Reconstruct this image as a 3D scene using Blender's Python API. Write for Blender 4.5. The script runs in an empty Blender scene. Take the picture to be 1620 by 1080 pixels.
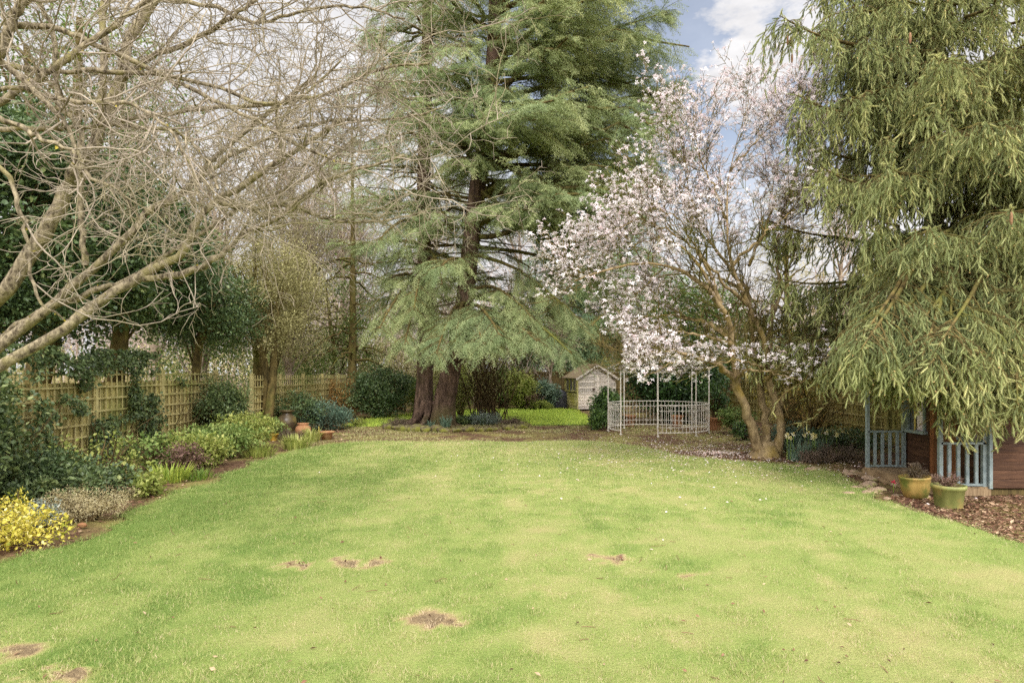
import bpy, math
import numpy as np
from math import radians as R, pi

# ---------------------------------------------------------------- camera, world, sun, exposure
scn = bpy.context.scene
COL = scn.collection
cam_d = bpy.data.cameras.new('camera'); cam = bpy.data.objects.new('camera', cam_d); COL.objects.link(cam)
cam.location = (0, 0, 1.7); cam.rotation_euler = (R(90), 0, 0)
cam_d.sensor_width = 36; cam_d.lens = 22.22; cam_d.shift_y = 0.0309
cam_d.clip_start = 0.05; cam_d.clip_end = 2000
scn.camera = cam
scn.view_settings.view_transform = 'Standard'; scn.view_settings.look = 'None'
scn.view_settings.gamma = 1.0
scn.view_settings.exposure = 0.76
scn.cycles.max_bounces = 6; scn.cycles.diffuse_bounces = 4; scn.cycles.transmission_bounces = 4
scn.cycles.glossy_bounces = 2; scn.cycles.use_denoising = False
scn.cycles.caustics_reflective = False; scn.cycles.caustics_refractive = False
scn.cycles.sample_clamp_indirect = 6.0

SUN_DIR = np.array([0.12, -0.72, 0.68]); SUN_DIR /= np.linalg.norm(SUN_DIR)
sd_ = bpy.data.lights.new('sun', 'SUN'); sd_.energy = 1.6; sd_.angle = R(16); sd_.color = (1, .975, .93)
so = bpy.data.objects.new('sun', sd_); COL.objects.link(so)
from mathutils import Vector
so.rotation_euler = Vector(tuple(-SUN_DIR)).to_track_quat('-Z', 'Y').to_euler()
so.location = (6, -12, 20)

w = bpy.data.worlds.new('World'); scn.world = w; w.use_nodes = True
nt = w.node_tree; nt.nodes.clear(); N = nt.nodes; LK = nt.links
out = N.new('ShaderNodeOutputWorld'); bg = N.new('ShaderNodeBackground'); bg.inputs['Strength'].default_value = 0.1
LK.new(bg.outputs[0], out.inputs[0])
sky = N.new('ShaderNodeTexSky'); sky.sky_type = 'NISHITA'; sky.sun_disc = False
sky.sun_elevation = math.asin(SUN_DIR[2]); sky.sun_rotation = math.atan2(SUN_DIR[0], SUN_DIR[1])
sky.air_density = 1.0; sky.dust_density = 1.2; sky.ozone_density = 1.0
tc = N.new('ShaderNodeTexCoord')
nrm = N.new('ShaderNodeVectorMath'); nrm.operation = 'NORMALIZE'; LK.new(tc.outputs['Generated'], nrm.inputs[0])
def wnoise(scale, detail=6, rough=.6, stretch=(1, 1, 2.2)):
    mp = N.new('ShaderNodeMapping'); mp.inputs['Scale'].default_value = stretch
    LK.new(nrm.outputs[0], mp.inputs[0])
    n = N.new('ShaderNodeTexNoise'); n.inputs['Scale'].default_value = scale; n.inputs['Detail'].default_value = detail
    n.inputs['Roughness'].default_value = rough; LK.new(mp.outputs[0], n.inputs['Vector']); return n.outputs[0]
def wmath(op, a, b=None, c=None):
    m = N.new('ShaderNodeMath'); m.operation = op
    for i, x in enumerate((a, b, c)):
        if x is None: continue
        if isinstance(x, (int, float)): m.inputs[i].default_value = x
        else: LK.new(x, m.inputs[i])
    return m.outputs[0]
def wdist(v):
    v = np.array(v, float); v /= np.linalg.norm(v)
    d = N.new('ShaderNodeVectorMath'); d.operation = 'DISTANCE'; d.inputs[1].default_value = tuple(v)
    LK.new(nrm.outputs[0], d.inputs[0]); return d.outputs['Value']
def wramp(x, a, b):
    m = N.new('ShaderNodeMapRange'); m.interpolation_type = 'SMOOTHSTEP'
    m.inputs['From Min'].default_value = a; m.inputs['From Max'].default_value = b; LK.new(x, m.inputs['Value']); return m.outputs[0]
nz = wnoise(7.0); nz2 = wnoise(16.0, 8, .62); nz3 = wnoise(3.0)
hole = wmath('ADD', wdist((.27, 1, .56)), wmath('MULTIPLY', wmath('SUBTRACT', nz3, .5), .22))
cover = wramp(hole, .19, .36)
for (u, v, r) in ((1185, 5, .045), (1165, 10, .03), (1205, 90, .06), (1170, 105, .05), (1235, 85, .05), (1110, 88, .018), (1200, 140, .05), (1150, 128, .04), (1260, 60, .05)):
    dd = wdist(((u-810)/1000, 1, (590-v)/1000))
    e = wmath('SUBTRACT', wmath('ADD', wmath('MULTIPLY', wmath('SUBTRACT', nz2, .5), .13), r), dd)
    cover = wmath('MAXIMUM', cover, wramp(e, -.022, .028))
sep = N.new('ShaderNodeSeparateXYZ'); LK.new(nrm.outputs[0], sep.inputs[0])
lowhaze = wmath('MULTIPLY', wramp(sep.outputs[2], .50, .12), .9)
cover = wmath('MAXIMUM', cover, lowhaze)
cover = wmath('MAXIMUM', cover, .36)
cr = N.new('ShaderNodeValToRGB'); e = cr.color_ramp.elements
e[0].position = .30; e[0].color = (8.0, 7.9, 8.1, 1); e[1].position = .62; e[1].color = (11.6, 11.4, 11.5, 1)
LK.new(nz, cr.inputs[0])
skm = N.new('ShaderNodeMix'); skm.data_type = 'RGBA'; skm.blend_type = 'MULTIPLY'; skm.inputs[0].default_value = 1
LK.new(sky.outputs[0], skm.inputs[6]); skm.inputs[7].default_value = (1.0, 1.0, 1.0, 1)
sdot = N.new('ShaderNodeVectorMath'); sdot.operation = 'DOT_PRODUCT'; sdot.inputs[1].default_value = tuple(SUN_DIR); LK.new(nrm.outputs[0], sdot.inputs[0])
side_l = wmath('MULTIPLY_ADD', wramp(sdot.outputs['Value'], .05, .9), 1.25, .52)   # the cloud deck is brightest round the veiled sun
cl = N.new('ShaderNodeVectorMath'); cl.operation = 'SCALE'; LK.new(cr.outputs[0], cl.inputs[0]); LK.new(side_l, cl.inputs['Scale'])
mx = N.new('ShaderNodeMix'); mx.data_type = 'RGBA'
LK.new(cover, mx.inputs[0]); LK.new(skm.outputs[2], mx.inputs[6]); LK.new(cl.outputs[0], mx.inputs[7])
LK.new(mx.outputs[2], bg.inputs[0])

# ---------------------------------------------------------------- helpers
rng = np.random.default_rng(11)
A = lambda *x: np.array(x, float)
def P(u, v, d): return A((u-810)/1000*d, d, 1.7-(v-590)/1000*d)
def G(u, v): d = 1700/(v-590); return A((u-810)/1000*d, d, 0)
def unit(v): return v/np.maximum(np.linalg.norm(v, axis=-1, keepdims=True), 1e-9)
def U(a, b, n=None): return rng.uniform(a, b, n)

_lat = {}
def vnoise(x, y, scale, seed=0):
    x = np.asarray(x, float)/scale; y = np.asarray(y, float)/scale
    if seed not in _lat: _lat[seed] = np.random.default_rng(1000+seed).random((256, 256))
    L = _lat[seed]; xi = np.floor(x).astype(int); yi = np.floor(y).astype(int); fx = x-xi; fy = y-yi
    fx = fx*fx*(3-2*fx); fy = fy*fy*(3-2*fy)
    a = L[xi & 255, yi & 255]; b = L[(xi+1) & 255, yi & 255]; c = L[xi & 255, (yi+1) & 255]; d = L[(xi+1) & 255, (yi+1) & 255]
    return (a*(1-fx)+b*fx)*(1-fy)+(c*(1-fx)+d*fx)*fy
def fbm(x, y, scale, seed=0, octv=4):
    s = 0; a = .5; t = 0
    for i in range(octv): s = s+a*vnoise(x, y, scale/2**i, seed+i); t += a; a *= .5
    return s/t

class Geo:
    def __init__(s): s.V = []; s.F = []; s.T = []; s.n = 0
    def add(s, V, F, mi=0, tint=.5, smooth=False):
        V = np.asarray(V, float).reshape(-1, 3); F = np.asarray(F, int)
        if len(V) == 0 or len(F) == 0: return s
        s.V.append(V); s.F.append((F+s.n, mi, smooth)); t = np.empty(len(V)); t[:] = tint; s.T.append(t); s.n += len(V); return s
    def box(s, c, size, rz=0, mi=0, tint=.5, M=None):
        h = np.array(size)/2
        V = np.array([[x, y, z] for x in (-1, 1) for y in (-1, 1) for z in (-1, 1)], float)*h
        if M is not None: V = V@np.asarray(M).T
        if rz: c_, s_ = math.cos(rz), math.sin(rz); V = V@np.array([[c_, s_, 0], [-s_, c_, 0], [0, 0, 1]])
        return s.add(V+np.array(c), [[0, 1, 3, 2], [4, 6, 7, 5], [0, 4, 5, 1], [2, 3, 7, 6], [0, 2, 6, 4], [1, 5, 7, 3]], mi, tint)
    def beam(s, a, b, w_, h_, mi=0, tint=.5):
        a = np.array(a, float); b = np.array(b, float); y = unit(b-a); ref = A(0, 0, 1) if abs(y[2]) < .95 else A(0, 1, 0)
        x = unit(np.cross(y, ref)); z = np.cross(x, y)
        return s.box((a+b)/2, (w_, np.linalg.norm(b-a), h_), 0, mi, tint, np.stack([x, y, z], 1))
    def tube(s, Pth, rad, sides=5, mi=0, tint=.5, rough=0, cap=False):
        Pth = np.asarray(Pth, float)
        if Pth.ndim == 2: Pth = Pth[None]
        n, K = Pth.shape[:2]
        if n == 0: return s
        rad = np.broadcast_to(np.asarray(rad, float), (n, K))
        t = unit(np.gradient(Pth, axis=1)); m = unit(t.mean(1)); ref = np.where(np.abs(m[:, 2:3]) < .8, A(0, 0, 1), A(1, 0, 0))[:, None]
        x = unit(np.cross(t, ref)); z = np.cross(x, t)
        a = np.arange(sides)/sides*2*pi
        rr = rad[:, :, None, None]
        if rough: rr = rr*(1+rough*(rng.random((n, K, sides, 1))-.5))
        V = Pth[:, :, None]+rr*(np.cos(a)[None, None, :, None]*x[:, :, None]+np.sin(a)[None, None, :, None]*z[:, :, None])
        i = np.arange(K-1)[:, None]*sides; j = np.arange(sides)[None]; jn = (j+1) % sides
        f = np.stack([i+j, i+jn, i+sides+jn, i+sides+j], -1).reshape(-1, 4)
        F = (f[None]+(np.arange(n)*K*sides)[:, None, None]).reshape(-1, 4)
        tt = tint
        if isinstance(tint, np.ndarray) and tint.ndim == 1 and len(tint) == n: tt = np.repeat(tint, K*sides)
        s.add(V, F, mi, tt, True)
        if cap:
            for q in range(n):
                for k in (0, K-1):
                    ring = V[q, k]; c = ring.mean(0)
                    s.add(np.vstack([ring, c]), [[q2, (q2+1) % sides, sides] for q2 in range(sides)], mi, .5)
        return s
    def stamp(s, TV, TF, pos, d, scale=1, roll=None, mi=0, tint=.5, up=(0, 0, 1), smooth=False):
        pos = np.asarray(pos, float).reshape(-1, 3); n = len(pos)
        if n == 0: return s
        y = unit(np.broadcast_to(np.asarray(d, float), (n, 3))); r = np.broadcast_to(A(*up), (n, 3))
        x = np.cross(y, r); bad = np.linalg.norm(x, axis=1) < 1e-3; x[bad] = A(1, 0, 0); x = unit(x); z = np.cross(x, y)
        if roll is not None:
            c = np.cos(roll)[:, None]; q = np.sin(roll)[:, None]; x, z = x*c+z*q, z*c-x*q
        sc = np.broadcast_to(np.asarray(scale, float), (n,))[:, None, None]
        V = pos[:, None]+sc*(TV[None, :, 0:1]*x[:, None]+TV[None, :, 1:2]*y[:, None]+TV[None, :, 2:3]*z[:, None])
        m = len(TV); F = (TF[None]+(np.arange(n)*m)[:, None, None]).reshape(-1, TF.shape[1])
        tt = np.repeat(tint, m) if isinstance(tint, np.ndarray) else tint
        return s.add(V, F, mi, tt, smooth)
    def lathe(s, prof, c=(0, 0, 0), n=28, mi=0, tint=.5):
        pr = np.array(prof, float); a = np.arange(n)/n*2*pi; K = len(pr)
        V = np.stack([pr[:, 0:1]*np.cos(a), pr[:, 0:1]*np.sin(a), np.repeat(pr[:, 1:2], n, 1)], -1)+np.array(c, float)
        i = np.arange(K-1)[:, None]*n; j = np.arange(n)[None]; jn = (j+1) % n
        return s.add(V, np.stack([i+j, i+jn, i+n+jn, i+n+j], -1).reshape(-1, 4), mi, tint, True)

ORG = {}
def link(name, geo, mats, parent=None, loc=None):
    """one mesh object; geo in world coordinates, origin at the thing's base"""
    org = ORG[parent.name] if parent is not None else A(*(loc if loc is not None else (0, 0, 0)))
    me = bpy.data.meshes.new(name)
    V = np.concatenate(geo.V)-org; me.vertices.add(len(V)); me.vertices.foreach_set('co', V.astype(np.float32).ravel())
    sizes = np.concatenate([np.full(len(f), f.shape[1]) for f, _, _ in geo.F]); mi = np.concatenate([np.full(len(f), m) for f, m, _ in geo.F])
    sm = np.concatenate([np.full(len(f), q) for f, _, q in geo.F])
    idx = np.concatenate([f.ravel() for f, _, _ in geo.F])
    me.loops.add(len(idx)); me.loops.foreach_set('vertex_index', idx.astype(np.int32))
    me.polygons.add(len(sizes)); me.polygons.foreach_set('loop_start', (np.cumsum(sizes)-sizes).astype(np.int32))
    me.polygons.foreach_set('material_index', mi.astype(np.int32))
    me.update(calc_edges=True); me.polygons.foreach_set('use_smooth', sm.astype(bool))
    at = me.attributes.new('tint', 'FLOAT', 'POINT'); at.data.foreach_set('value', np.concatenate(geo.T).astype(np.float32))
    for m in (mats if isinstance(mats, (list, tuple)) else [mats]): me.materials.append(m)
    o = bpy.data.objects.new(name, me); COL.objects.link(o)
    if parent is not None: o.parent = parent
    else: o.location = tuple(org)
    ORG[o.name] = org
    return o
def tag(o, label=None, cat=None, group=None, kind=None):
    if label: o['label'] = label
    if cat: o['category'] = cat
    if group: o['group'] = group
    if kind: o['kind'] = kind
    return o
def thing(name, label, cat, loc, group=None):
    o = bpy.data.objects.new(name, None); COL.objects.link(o); o.location = tuple(float(q) for q in loc); o.empty_display_size = .2
    ORG[o.name] = A(*loc); return tag(o, label, cat, group)
def copy_tree(o, parent=None, loc=None, rz=None, sc=None, label=None):
    c = o.copy(); COL.objects.link(c)
    if parent is not None: c.parent = parent
    for ch in list(o.children): copy_tree(ch, c)
    if loc is not None: c.location = tuple(loc)
    if rz is not None: c.rotation_euler = (0, 0, rz)
    if sc is not None: c.scale = sc if isinstance(sc, tuple) else (sc,)*3
    if label: c['label'] = label
    return c

# ---------------------------------------------------------------- materials
def S(r, g, b, k=1.0):
    f = lambda c: (c/255/12.92 if c/255 <= .04045 else ((c/255+.055)/1.055)**2.4)*k
    return (f(r), f(g), f(b), 1)
def newmat(name):
    m = bpy.data.materials.new(name); m.use_nodes = True; nt = m.node_tree; nt.nodes.clear()
    o = nt.nodes.new('ShaderNodeOutputMaterial'); return m, nt, o
def ramp(nt, fac, stops):
    r = nt.nodes.new('ShaderNodeValToRGB'); el = r.color_ramp.elements
    while len(el) < len(stops): el.new(.5)
    for e, (p, c) in zip(el, stops): e.position = p; e.color = c
    nt.links.new(fac, r.inputs[0]); return r.outputs[0]
def noise(nt, scale, detail=4, rough=.55, stretch=None, coord='Object'):
    t = nt.nodes.new('ShaderNodeTexCoord'); o = t.outputs[coord]
    if stretch:
        mp = nt.nodes.new('ShaderNodeMapping'); mp.inputs['Scale'].default_value = stretch; nt.links.new(o, mp.inputs[0]); o = mp.outputs[0]
    n = nt.nodes.new('ShaderNodeTexNoise'); n.inputs['Scale'].default_value = scale; n.inputs['Detail'].default_value = detail; n.inputs['Roughness'].default_value = rough
    nt.links.new(o, n.inputs['Vector']); return n.outputs[0]
def mixc(nt, f, a, b, mode='MIX'):
    m = nt.nodes.new('ShaderNodeMix'); m.data_type = 'RGBA'; m.blend_type = mode
    for i, x in ((0, f), (6, a), (7, b)):
        if isinstance(x, (int, float, tuple)): m.inputs[i].default_value = x
        else: nt.links.new(x, m.inputs[i])
    return m.outputs[2]
def bump(nt, h, strength=.5, dist=.02):
    b = nt.nodes.new('ShaderNodeBump'); b.inputs['Strength'].default_value = strength; b.inputs['Distance'].default_value = dist
    nt.links.new(h, b.inputs['Height']); return b.outputs[0]
def principled(nt, o, col, rough=.7, spec=.3, nrm=None, metal=0):
    p = nt.nodes.new('ShaderNodeBsdfPrincipled')
    if isinstance(col, tuple): p.inputs['Base Color'].default_value = col
    else: nt.links.new(col, p.inputs['Base Color'])
    p.inputs['Roughness'].default_value = rough; p.inputs['Specular IOR Level'].default_value = spec; p.inputs['Metallic'].default_value = metal
    if nrm is not None: nt.links.new(nrm, p.inputs['Normal'])
    nt.links.new(p.outputs[0], o.inputs[0]); return p
def leafmat(name, stops, rough=.5, spec=.3, trans=.3, patch=.0, patch_col=None, pscale=1.2):
    m, nt, o = newmat(name)
    a = nt.nodes.new('ShaderNodeAttribute'); a.attribute_name = 'tint'
    c = ramp(nt, a.outputs['Fac'], stops)
    if patch_col:
        f = noise(nt, pscale, 3); rr = ramp(nt, f, [(.42, (0, 0, 0, 1)), (.62, (patch,)*3+(1,))]); c = mixc(nt, rr, c, patch_col)
    p = principled(nt, o, c, rough, spec)
    if trans:
        t = nt.nodes.new('ShaderNodeBsdfTranslucent'); nt.links.new(c, t.inputs[0])
        x = nt.nodes.new('ShaderNodeMixShader'); x.inputs[0].default_value = trans
        nt.links.new(p.outputs[0], x.inputs[1]); nt.links.new(t.outputs[0], x.inputs[2]); nt.links.new(x.outputs[0], o.inputs[0])
    return m
def two(name, c1, c2, scale=8, rough=.8, spec=.2, stretch=None, b=.4, bd=.02, lo=.35, hi=.65, c3=None, s3=1.5, metal=0, lo3=.5, hi3=.68, tintmul=False):
    m, nt, o = newmat(name); n = noise(nt, scale, 6, .6, stretch); c = ramp(nt, n, [(lo, c1), (hi, c2)])
    if c3:
        n3 = noise(nt, s3, 4, .6); c = mixc(nt, ramp(nt, n3, [(lo3, (0, 0, 0, 1)), (hi3, (1, 1, 1, 1))]), c, c3)
    if tintmul:
        a = nt.nodes.new('ShaderNodeAttribute'); a.attribute_name = 'tint'
        c = mixc(nt, 1.0, c, ramp(nt, a.outputs['Fac'], [(0, (.55, .55, .55, 1)), (1, (1.45, 1.4, 1.35, 1))]), 'MULTIPLY')
    principled(nt, o, c, rough, spec, bump(nt, n, b, bd) if b else None, metal); return m

M = {}
M['soil'] = two('soil', S(66, 50, 40), S(120, 96, 76), 14, .95, .1, None, .8, .04, .3, .7, S(128, 112, 70), .6, 0, .5, .66)
M['chips'] = leafmat('bark_chips', [(0, S(70, 50, 40)), (.4, S(118, 84, 66)), (.75, S(150, 118, 92)), (1, S(190, 165, 135))], .85, .15, 0)
M['grass'] = leafmat('grass_blades', [(0, S(218, 198, 164)), (.25, S(200, 192, 140)), (.5, S(178, 186, 112)), (.75, S(152, 169, 93)), (1, S(122, 145, 74))], .55, .25, .35)
M['petal'] = leafmat('magnolia_petals', [(0, S(238, 212, 214)), (.35, S(248, 234, 236)), (1, S(253, 248, 249))], .6, .2, .35)
M['petal_old'] = leafmat('fallen_petals', [(0, S(190, 150, 130)), (.5, S(232, 214, 208)), (1, S(245, 236, 232))], .7, .2, .1)
M['pale_bark'] = two('pale_mossy_bark', S(72, 63, 50), S(164, 151, 124), 26, .9, .1, (1, 1, .6), 1.0, .02, .36, .62, S(142, 134, 88), 3.4, 0, .52, .68)
M['pale_twig'] = two('pale_twigs', S(124, 113, 98), S(178, 165, 146), 6, .85, .1, None, 0, 0, .35, .65, S(150, 140, 108), 1.2)
M['grey_twig'] = two('grey_twigs', S(120, 104, 88), S(178, 160, 140), 3, .9, .1, None, 0)
M['far_twig'] = two('far_twigs', S(150, 132, 118), S(200, 184, 170), 2, .9, .1, None, 0)
M['dark_twig'] = two('dark_twigs', S(62, 50, 36), S(112, 94, 62), 4, .9, .1, None, 0)
M['cedar_bark'] = two('furrowed_bark', S(64, 51, 43), S(136, 112, 96), 9, .95, .1, (1, 1, .22), 1, .07, .34, .66, S(98, 94, 54), .55, 0, .5, .72)
M['mossy_bark'] = two('mossy_bark', S(66, 58, 36), S(124, 108, 66), 9, .95, .1, (1, 1, .4), .8, .04, .35, .65, S(110, 112, 54), .9)
M['magnolia_bark'] = two('smooth_buff_bark', S(100, 84, 58), S(176, 154, 116), 10, .85, .15, (1, 1, .6), .6, .02, .32, .64, S(150, 128, 62), 1.4, 0, .52, .7)
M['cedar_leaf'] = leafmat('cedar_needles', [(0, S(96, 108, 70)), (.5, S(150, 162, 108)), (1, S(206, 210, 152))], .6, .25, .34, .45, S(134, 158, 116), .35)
M['dark_cedar'] = leafmat('dark_conifer_needles', [(0, S(62, 80, 48)), (.5, S(100, 122, 76)), (1, S(150, 166, 108))], .6, .25, .25)
M['blue_cedar'] = leafmat('blue_green_needles', [(0, S(74, 98, 72)), (.5, S(112, 140, 104)), (1, S(158, 178, 130))], .6, .25, .25)
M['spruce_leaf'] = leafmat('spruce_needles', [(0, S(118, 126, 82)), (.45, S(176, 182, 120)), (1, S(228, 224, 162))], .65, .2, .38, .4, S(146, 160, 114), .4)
M['bud'] = leafmat('spruce_buds', [(0, S(176, 142, 96)), (1, S(200, 172, 120))], .7, .1, 0)
M['cone'] = two('spruce_cones', S(112, 84, 60), S(160, 124, 92), 40, .8, .2, None, .5, .01)
M['gold'] = leafmat('golden_foliage', [(0, S(120, 112, 40)), (.5, S(170, 156, 58)), (1, S(208, 190, 88))], .6, .2, .3)
M['holly'] = leafmat('glossy_dark_leaves', [(0, S(50, 68, 42)), (.5, S(90, 112, 68)), (.85, S(100, 118, 70)), (1, S(140, 150, 92))], .42, .45, .15, .4, S(84, 104, 64), .8)
M['ivy'] = leafmat('ivy_leaves', [(0, S(50, 66, 38)), (.5, S(92, 110, 66)), (.85, S(124, 138, 84)), (1, S(144, 152, 92))], .42, .45, .15)
M['laurel'] = leafmat('laurel_leaves', [(0, S(38, 60, 30)), (.5, S(70, 100, 48)), (1, S(120, 148, 74))], .36, .5, .15)
M['lime'] = leafmat('lime_leaves', [(0, S(104, 120, 54)), (.5, S(154, 164, 80)), (1, S(204, 202, 124))], .5, .3, .35)
M['midgreen'] = leafmat('mid_green_leaves', [(0, S(74, 98, 46)), (.5, S(116, 140, 70)), (1, S(166, 178, 104))], .5, .3, .3)
M['olive'] = leafmat('olive_buds', [(0, S(126, 120, 78)), (.5, S(170, 164, 112)), (1, S(206, 198, 146))], .6, .2, .3)
M['yellow'] = leafmat('golden_variegated_leaves', [(0, S(120, 130, 40)), (.3, S(196, 186, 70)), (.7, S(230, 214, 102)), (1, S(246, 238, 182))], .45, .35, .3)
M['cream'] = leafmat('cream_heath', [(0, S(130, 118, 78)), (.5, S(196, 182, 138)), (1, S(232, 222, 184))], .7, .15, .25)
M['silver'] = leafmat('silver_leaves', [(0, S(100, 116, 104)), (.5, S(150, 160, 146)), (1, S(204, 208, 196))], .6, .2, .2)
M['orange'] = leafmat('russet_leaves', [(0, S(134, 100, 58)), (.5, S(182, 142, 84)), (1, S(210, 176, 112))], .6, .2, .3)
M['plum'] = leafmat('purple_twigs_leaves', [(0, S(84, 60, 56)), (.5, S(128, 98, 88)), (1, S(164, 136, 118))], .7, .2, .2)
M['heath'] = leafmat('dark_heather', [(0, S(60, 56, 44)), (.5, S(104, 92, 76)), (1, S(150, 128, 112))], .7, .2, .1)
M['strap'] = leafmat('strap_leaves', [(0, S(86, 118, 48)), (.5, S(136, 160, 66)), (1, S(190, 200, 90))], .5, .3, .3)
M['blueleaf'] = leafmat('blue_green_leaves', [(0, S(74, 98, 82)), (.5, S(112, 136, 112)), (1, S(160, 176, 150))], .5, .3, .2)
M['daff'] = leafmat('cream_daffodils', [(0, S(240, 226, 150)), (1, S(248, 242, 214))], .6, .2, .3)
M['red'] = two('red_petals', S(170, 16, 50), S(206, 40, 76), 20, .6, .2, None, 0)
M['fence'] = two('mossy_fence_boards', S(152, 140, 92), S(208, 194, 134), 7, .9, .1, (6, 6, .5), .5, .01, .3, .7, S(154, 156, 90), .7, 0, .42, .7, True)
M['lattice'] = two('mossy_lattice', S(168, 156, 104), S(216, 202, 144), 7, .9, .1, (1, 1, 1), .4, .01, .3, .7, S(148, 150, 84), .9)
M['dark_fence'] = two('dark_stained_boards', S(70, 60, 40), S(112, 98, 62), 7, .9, .1, (6, 6, .5), .5, .01, .3, .7, None, 1, 0, .5, .68, True)
M['shed'] = two('weathered_pine', S(204, 192, 180), S(240, 232, 224), 5, .85, .15, (1, 1, 9), .5, .008, .3, .7, None, 1, 0, .5, .68, True)
M['shed_moss'] = two('algae_stained_pine', S(176, 168, 104), S(214, 206, 148), 5, .85, .15, (1, 1, 9), .5, .008, .3, .7, S(160, 158, 66), 1.1, 0, .5, .68, True)
M['felt'] = two('roof_felt', S(104, 88, 70), S(160, 142, 116), 9, .95, .1, None, .5, .01, .3, .7, S(128, 120, 76), 2)
M['glass'] = two('window_glass', S(70, 72, 72), S(110, 112, 112), 2, .1, .6, None, 0)
M['iron'] = two('rusty_iron', S(56, 46, 40), S(96, 72, 56), 30, .7, .3, None, .3, .005)
M['cover'] = two('grey_plastic_sheet', S(62, 62, 68), S(104, 104, 112), 5, .45, .4, None, .8, .05)
M['cream_metal'] = two('cream_painted_metal', S(204, 194, 178), S(234, 228, 216), 12, .5, .35, None, .1, .002, .3, .6, S(168, 142, 112), 6, 0, .6, .75)
M['terracotta'] = two('terracotta', S(142, 98, 68), S(178, 132, 94), 8, .8, .2, None, .2, .004, .3, .7, S(176, 156, 110), 4, 0, .52, .7)
M['brown_glaze'] = two('brown_glaze', S(58, 46, 34), S(94, 80, 50), 5, .38, .4, None, .1, .003, .35, .65, S(120, 108, 48), 2.5)
M['ochre_glaze'] = two('ochre_glazed_clay', S(140, 114, 58), S(184, 154, 88), 7, .5, .35, (1, 1, .4), .3, .006, .3, .7, S(104, 108, 48), 5, 0, .42, .6)
M['green_glaze'] = two('green_glazed_clay', S(102, 108, 56), S(148, 150, 88), 7, .5, .35, (1, 1, .4), .3, .006, .3, .7, S(158, 138, 82), 5, 0, .48, .66)
M['yellow_clay'] = two('mossy_yellow_clay', S(150, 118, 40), S(200, 166, 70), 12, .8, .2, None, .2, .004)
M['shiplap'] = two('brown_stained_shiplap', S(60, 42, 33), S(96, 70, 52), 4, .7, .2, (1, 1, 10), .4, .006, .3, .7, None, 1, 0, .5, .68, True)
M['door_wood'] = two('orange_brown_boards', S(98, 64, 42), S(140, 94, 60), 4, .65, .25, (8, 8, .8), .4, .006, .3, .7, None, 1, 0, .5, .68, True)
M['blue_paint'] = two('blue_grey_paint', S(116, 130, 130), S(152, 163, 161), 14, .6, .3, None, .2, .003, .3, .7, S(128, 136, 118), 5, 0, .55, .7)
M['deck'] = two('deck_boards', S(118, 98, 74), S(170, 148, 116), 5, .85, .15, (8, 1, 1), .4, .006, .3, .7, None, 1, 0, .5, .68, True)
M['curtain'] = two('pink_curtain', S(206, 190, 190), S(232, 220, 218), 6, .9, .1, None, .2, .01)
M['cane'] = two('yellow_wood', S(176, 156, 80), S(206, 186, 108), 6, .7, .2, None, 0)
M['stone'] = two('mossy_stone', S(78, 70, 54), S(136, 124, 96), 9, .95, .1, None, .8, .03, .35, .65, S(116, 116, 52), 2.6, 0, .44, .6)
M['rubble'] = two('pale_rubble', S(140, 116, 94), S(196, 172, 148), 9, .95, .1, None, .6, .02, .35, .65, S(150, 148, 84), 5, 0, .5, .68)
M['grey_stone'] = two('grey_stone', S(130, 128, 126), S(180, 178, 176), 9, .9, .1, None, .5, .02)
M['brick'] = two('pinkish_brick', S(150, 104, 88), S(186, 138, 118), 14, .9, .1, (1, 1, 3), .2, .01)
M['tiles'] = two('roof_tiles', S(120, 84, 70), S(156, 116, 98), 8, .9, .1, (1, 1, 4), .2, .01)
M['white_paint'] = two('white_paint', S(210, 206, 200), S(232, 230, 226), 8, .6, .3, None, 0)

# ---------------------------------------------------------------- templates
T_LEAF = (np.array([[0, 0, 0], [-.24, .45, .07], [0, 1, -.05], [.24, .45, .07]]), np.array([[0, 3, 2], [0, 2, 1]]))
T_WIDE = (np.array([[0, 0, 0], [-.42, .35, .1], [-.2, .85, .02], [0, 1.0, -.08], [.2, .85, .02], [.42, .35, .1]]), np.array([[0, 5, 4], [0, 4, 3], [0, 3, 2], [0, 2, 1]]))
T_NARROW = (np.array([[0, 0, 0], [-.11, .45, .04], [0, 1, -.1], [.11, .45, .04]]), np.array([[0, 3, 2], [0, 2, 1]]))
T_BLADE = (np.array([[-.05, 0, 0], [.05, 0, 0], [0.0, 1, 0]]), np.array([[0, 1, 2]]))
T_STRAP = (np.array([[-.03, 0, 0], [.03, 0, 0], [-.03, .55, .02], [.03, .55, .02], [0, 1, -.16]]), np.array([[0, 1, 3], [0, 3, 2], [2, 3, 4]]))
def t_flower(n, seed):
    q = np.random.default_rng(seed); V = []; F = []
    for i in range(n):
        a = i*2.4+q.uniform(-.3, .3); el = q.uniform(-.3, .8); l = q.uniform(.75, 1.1)
        d = A(math.cos(a)*math.cos(el), math.sin(el), math.sin(a)*math.cos(el)); s_ = unit(np.cross(d, A(0, 1, 0.1)))
        b = len(V); V += [d*.05, d*l*.55+s_*.17, d*l-A(0, .12, 0), d*l*.55-s_*.17]; F += [[b, b+1, b+2], [b, b+2, b+3]]
    return np.array(V), np.array(F)
T_FLOWERS = [t_flower(9, k) for k in range(4)]
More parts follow.
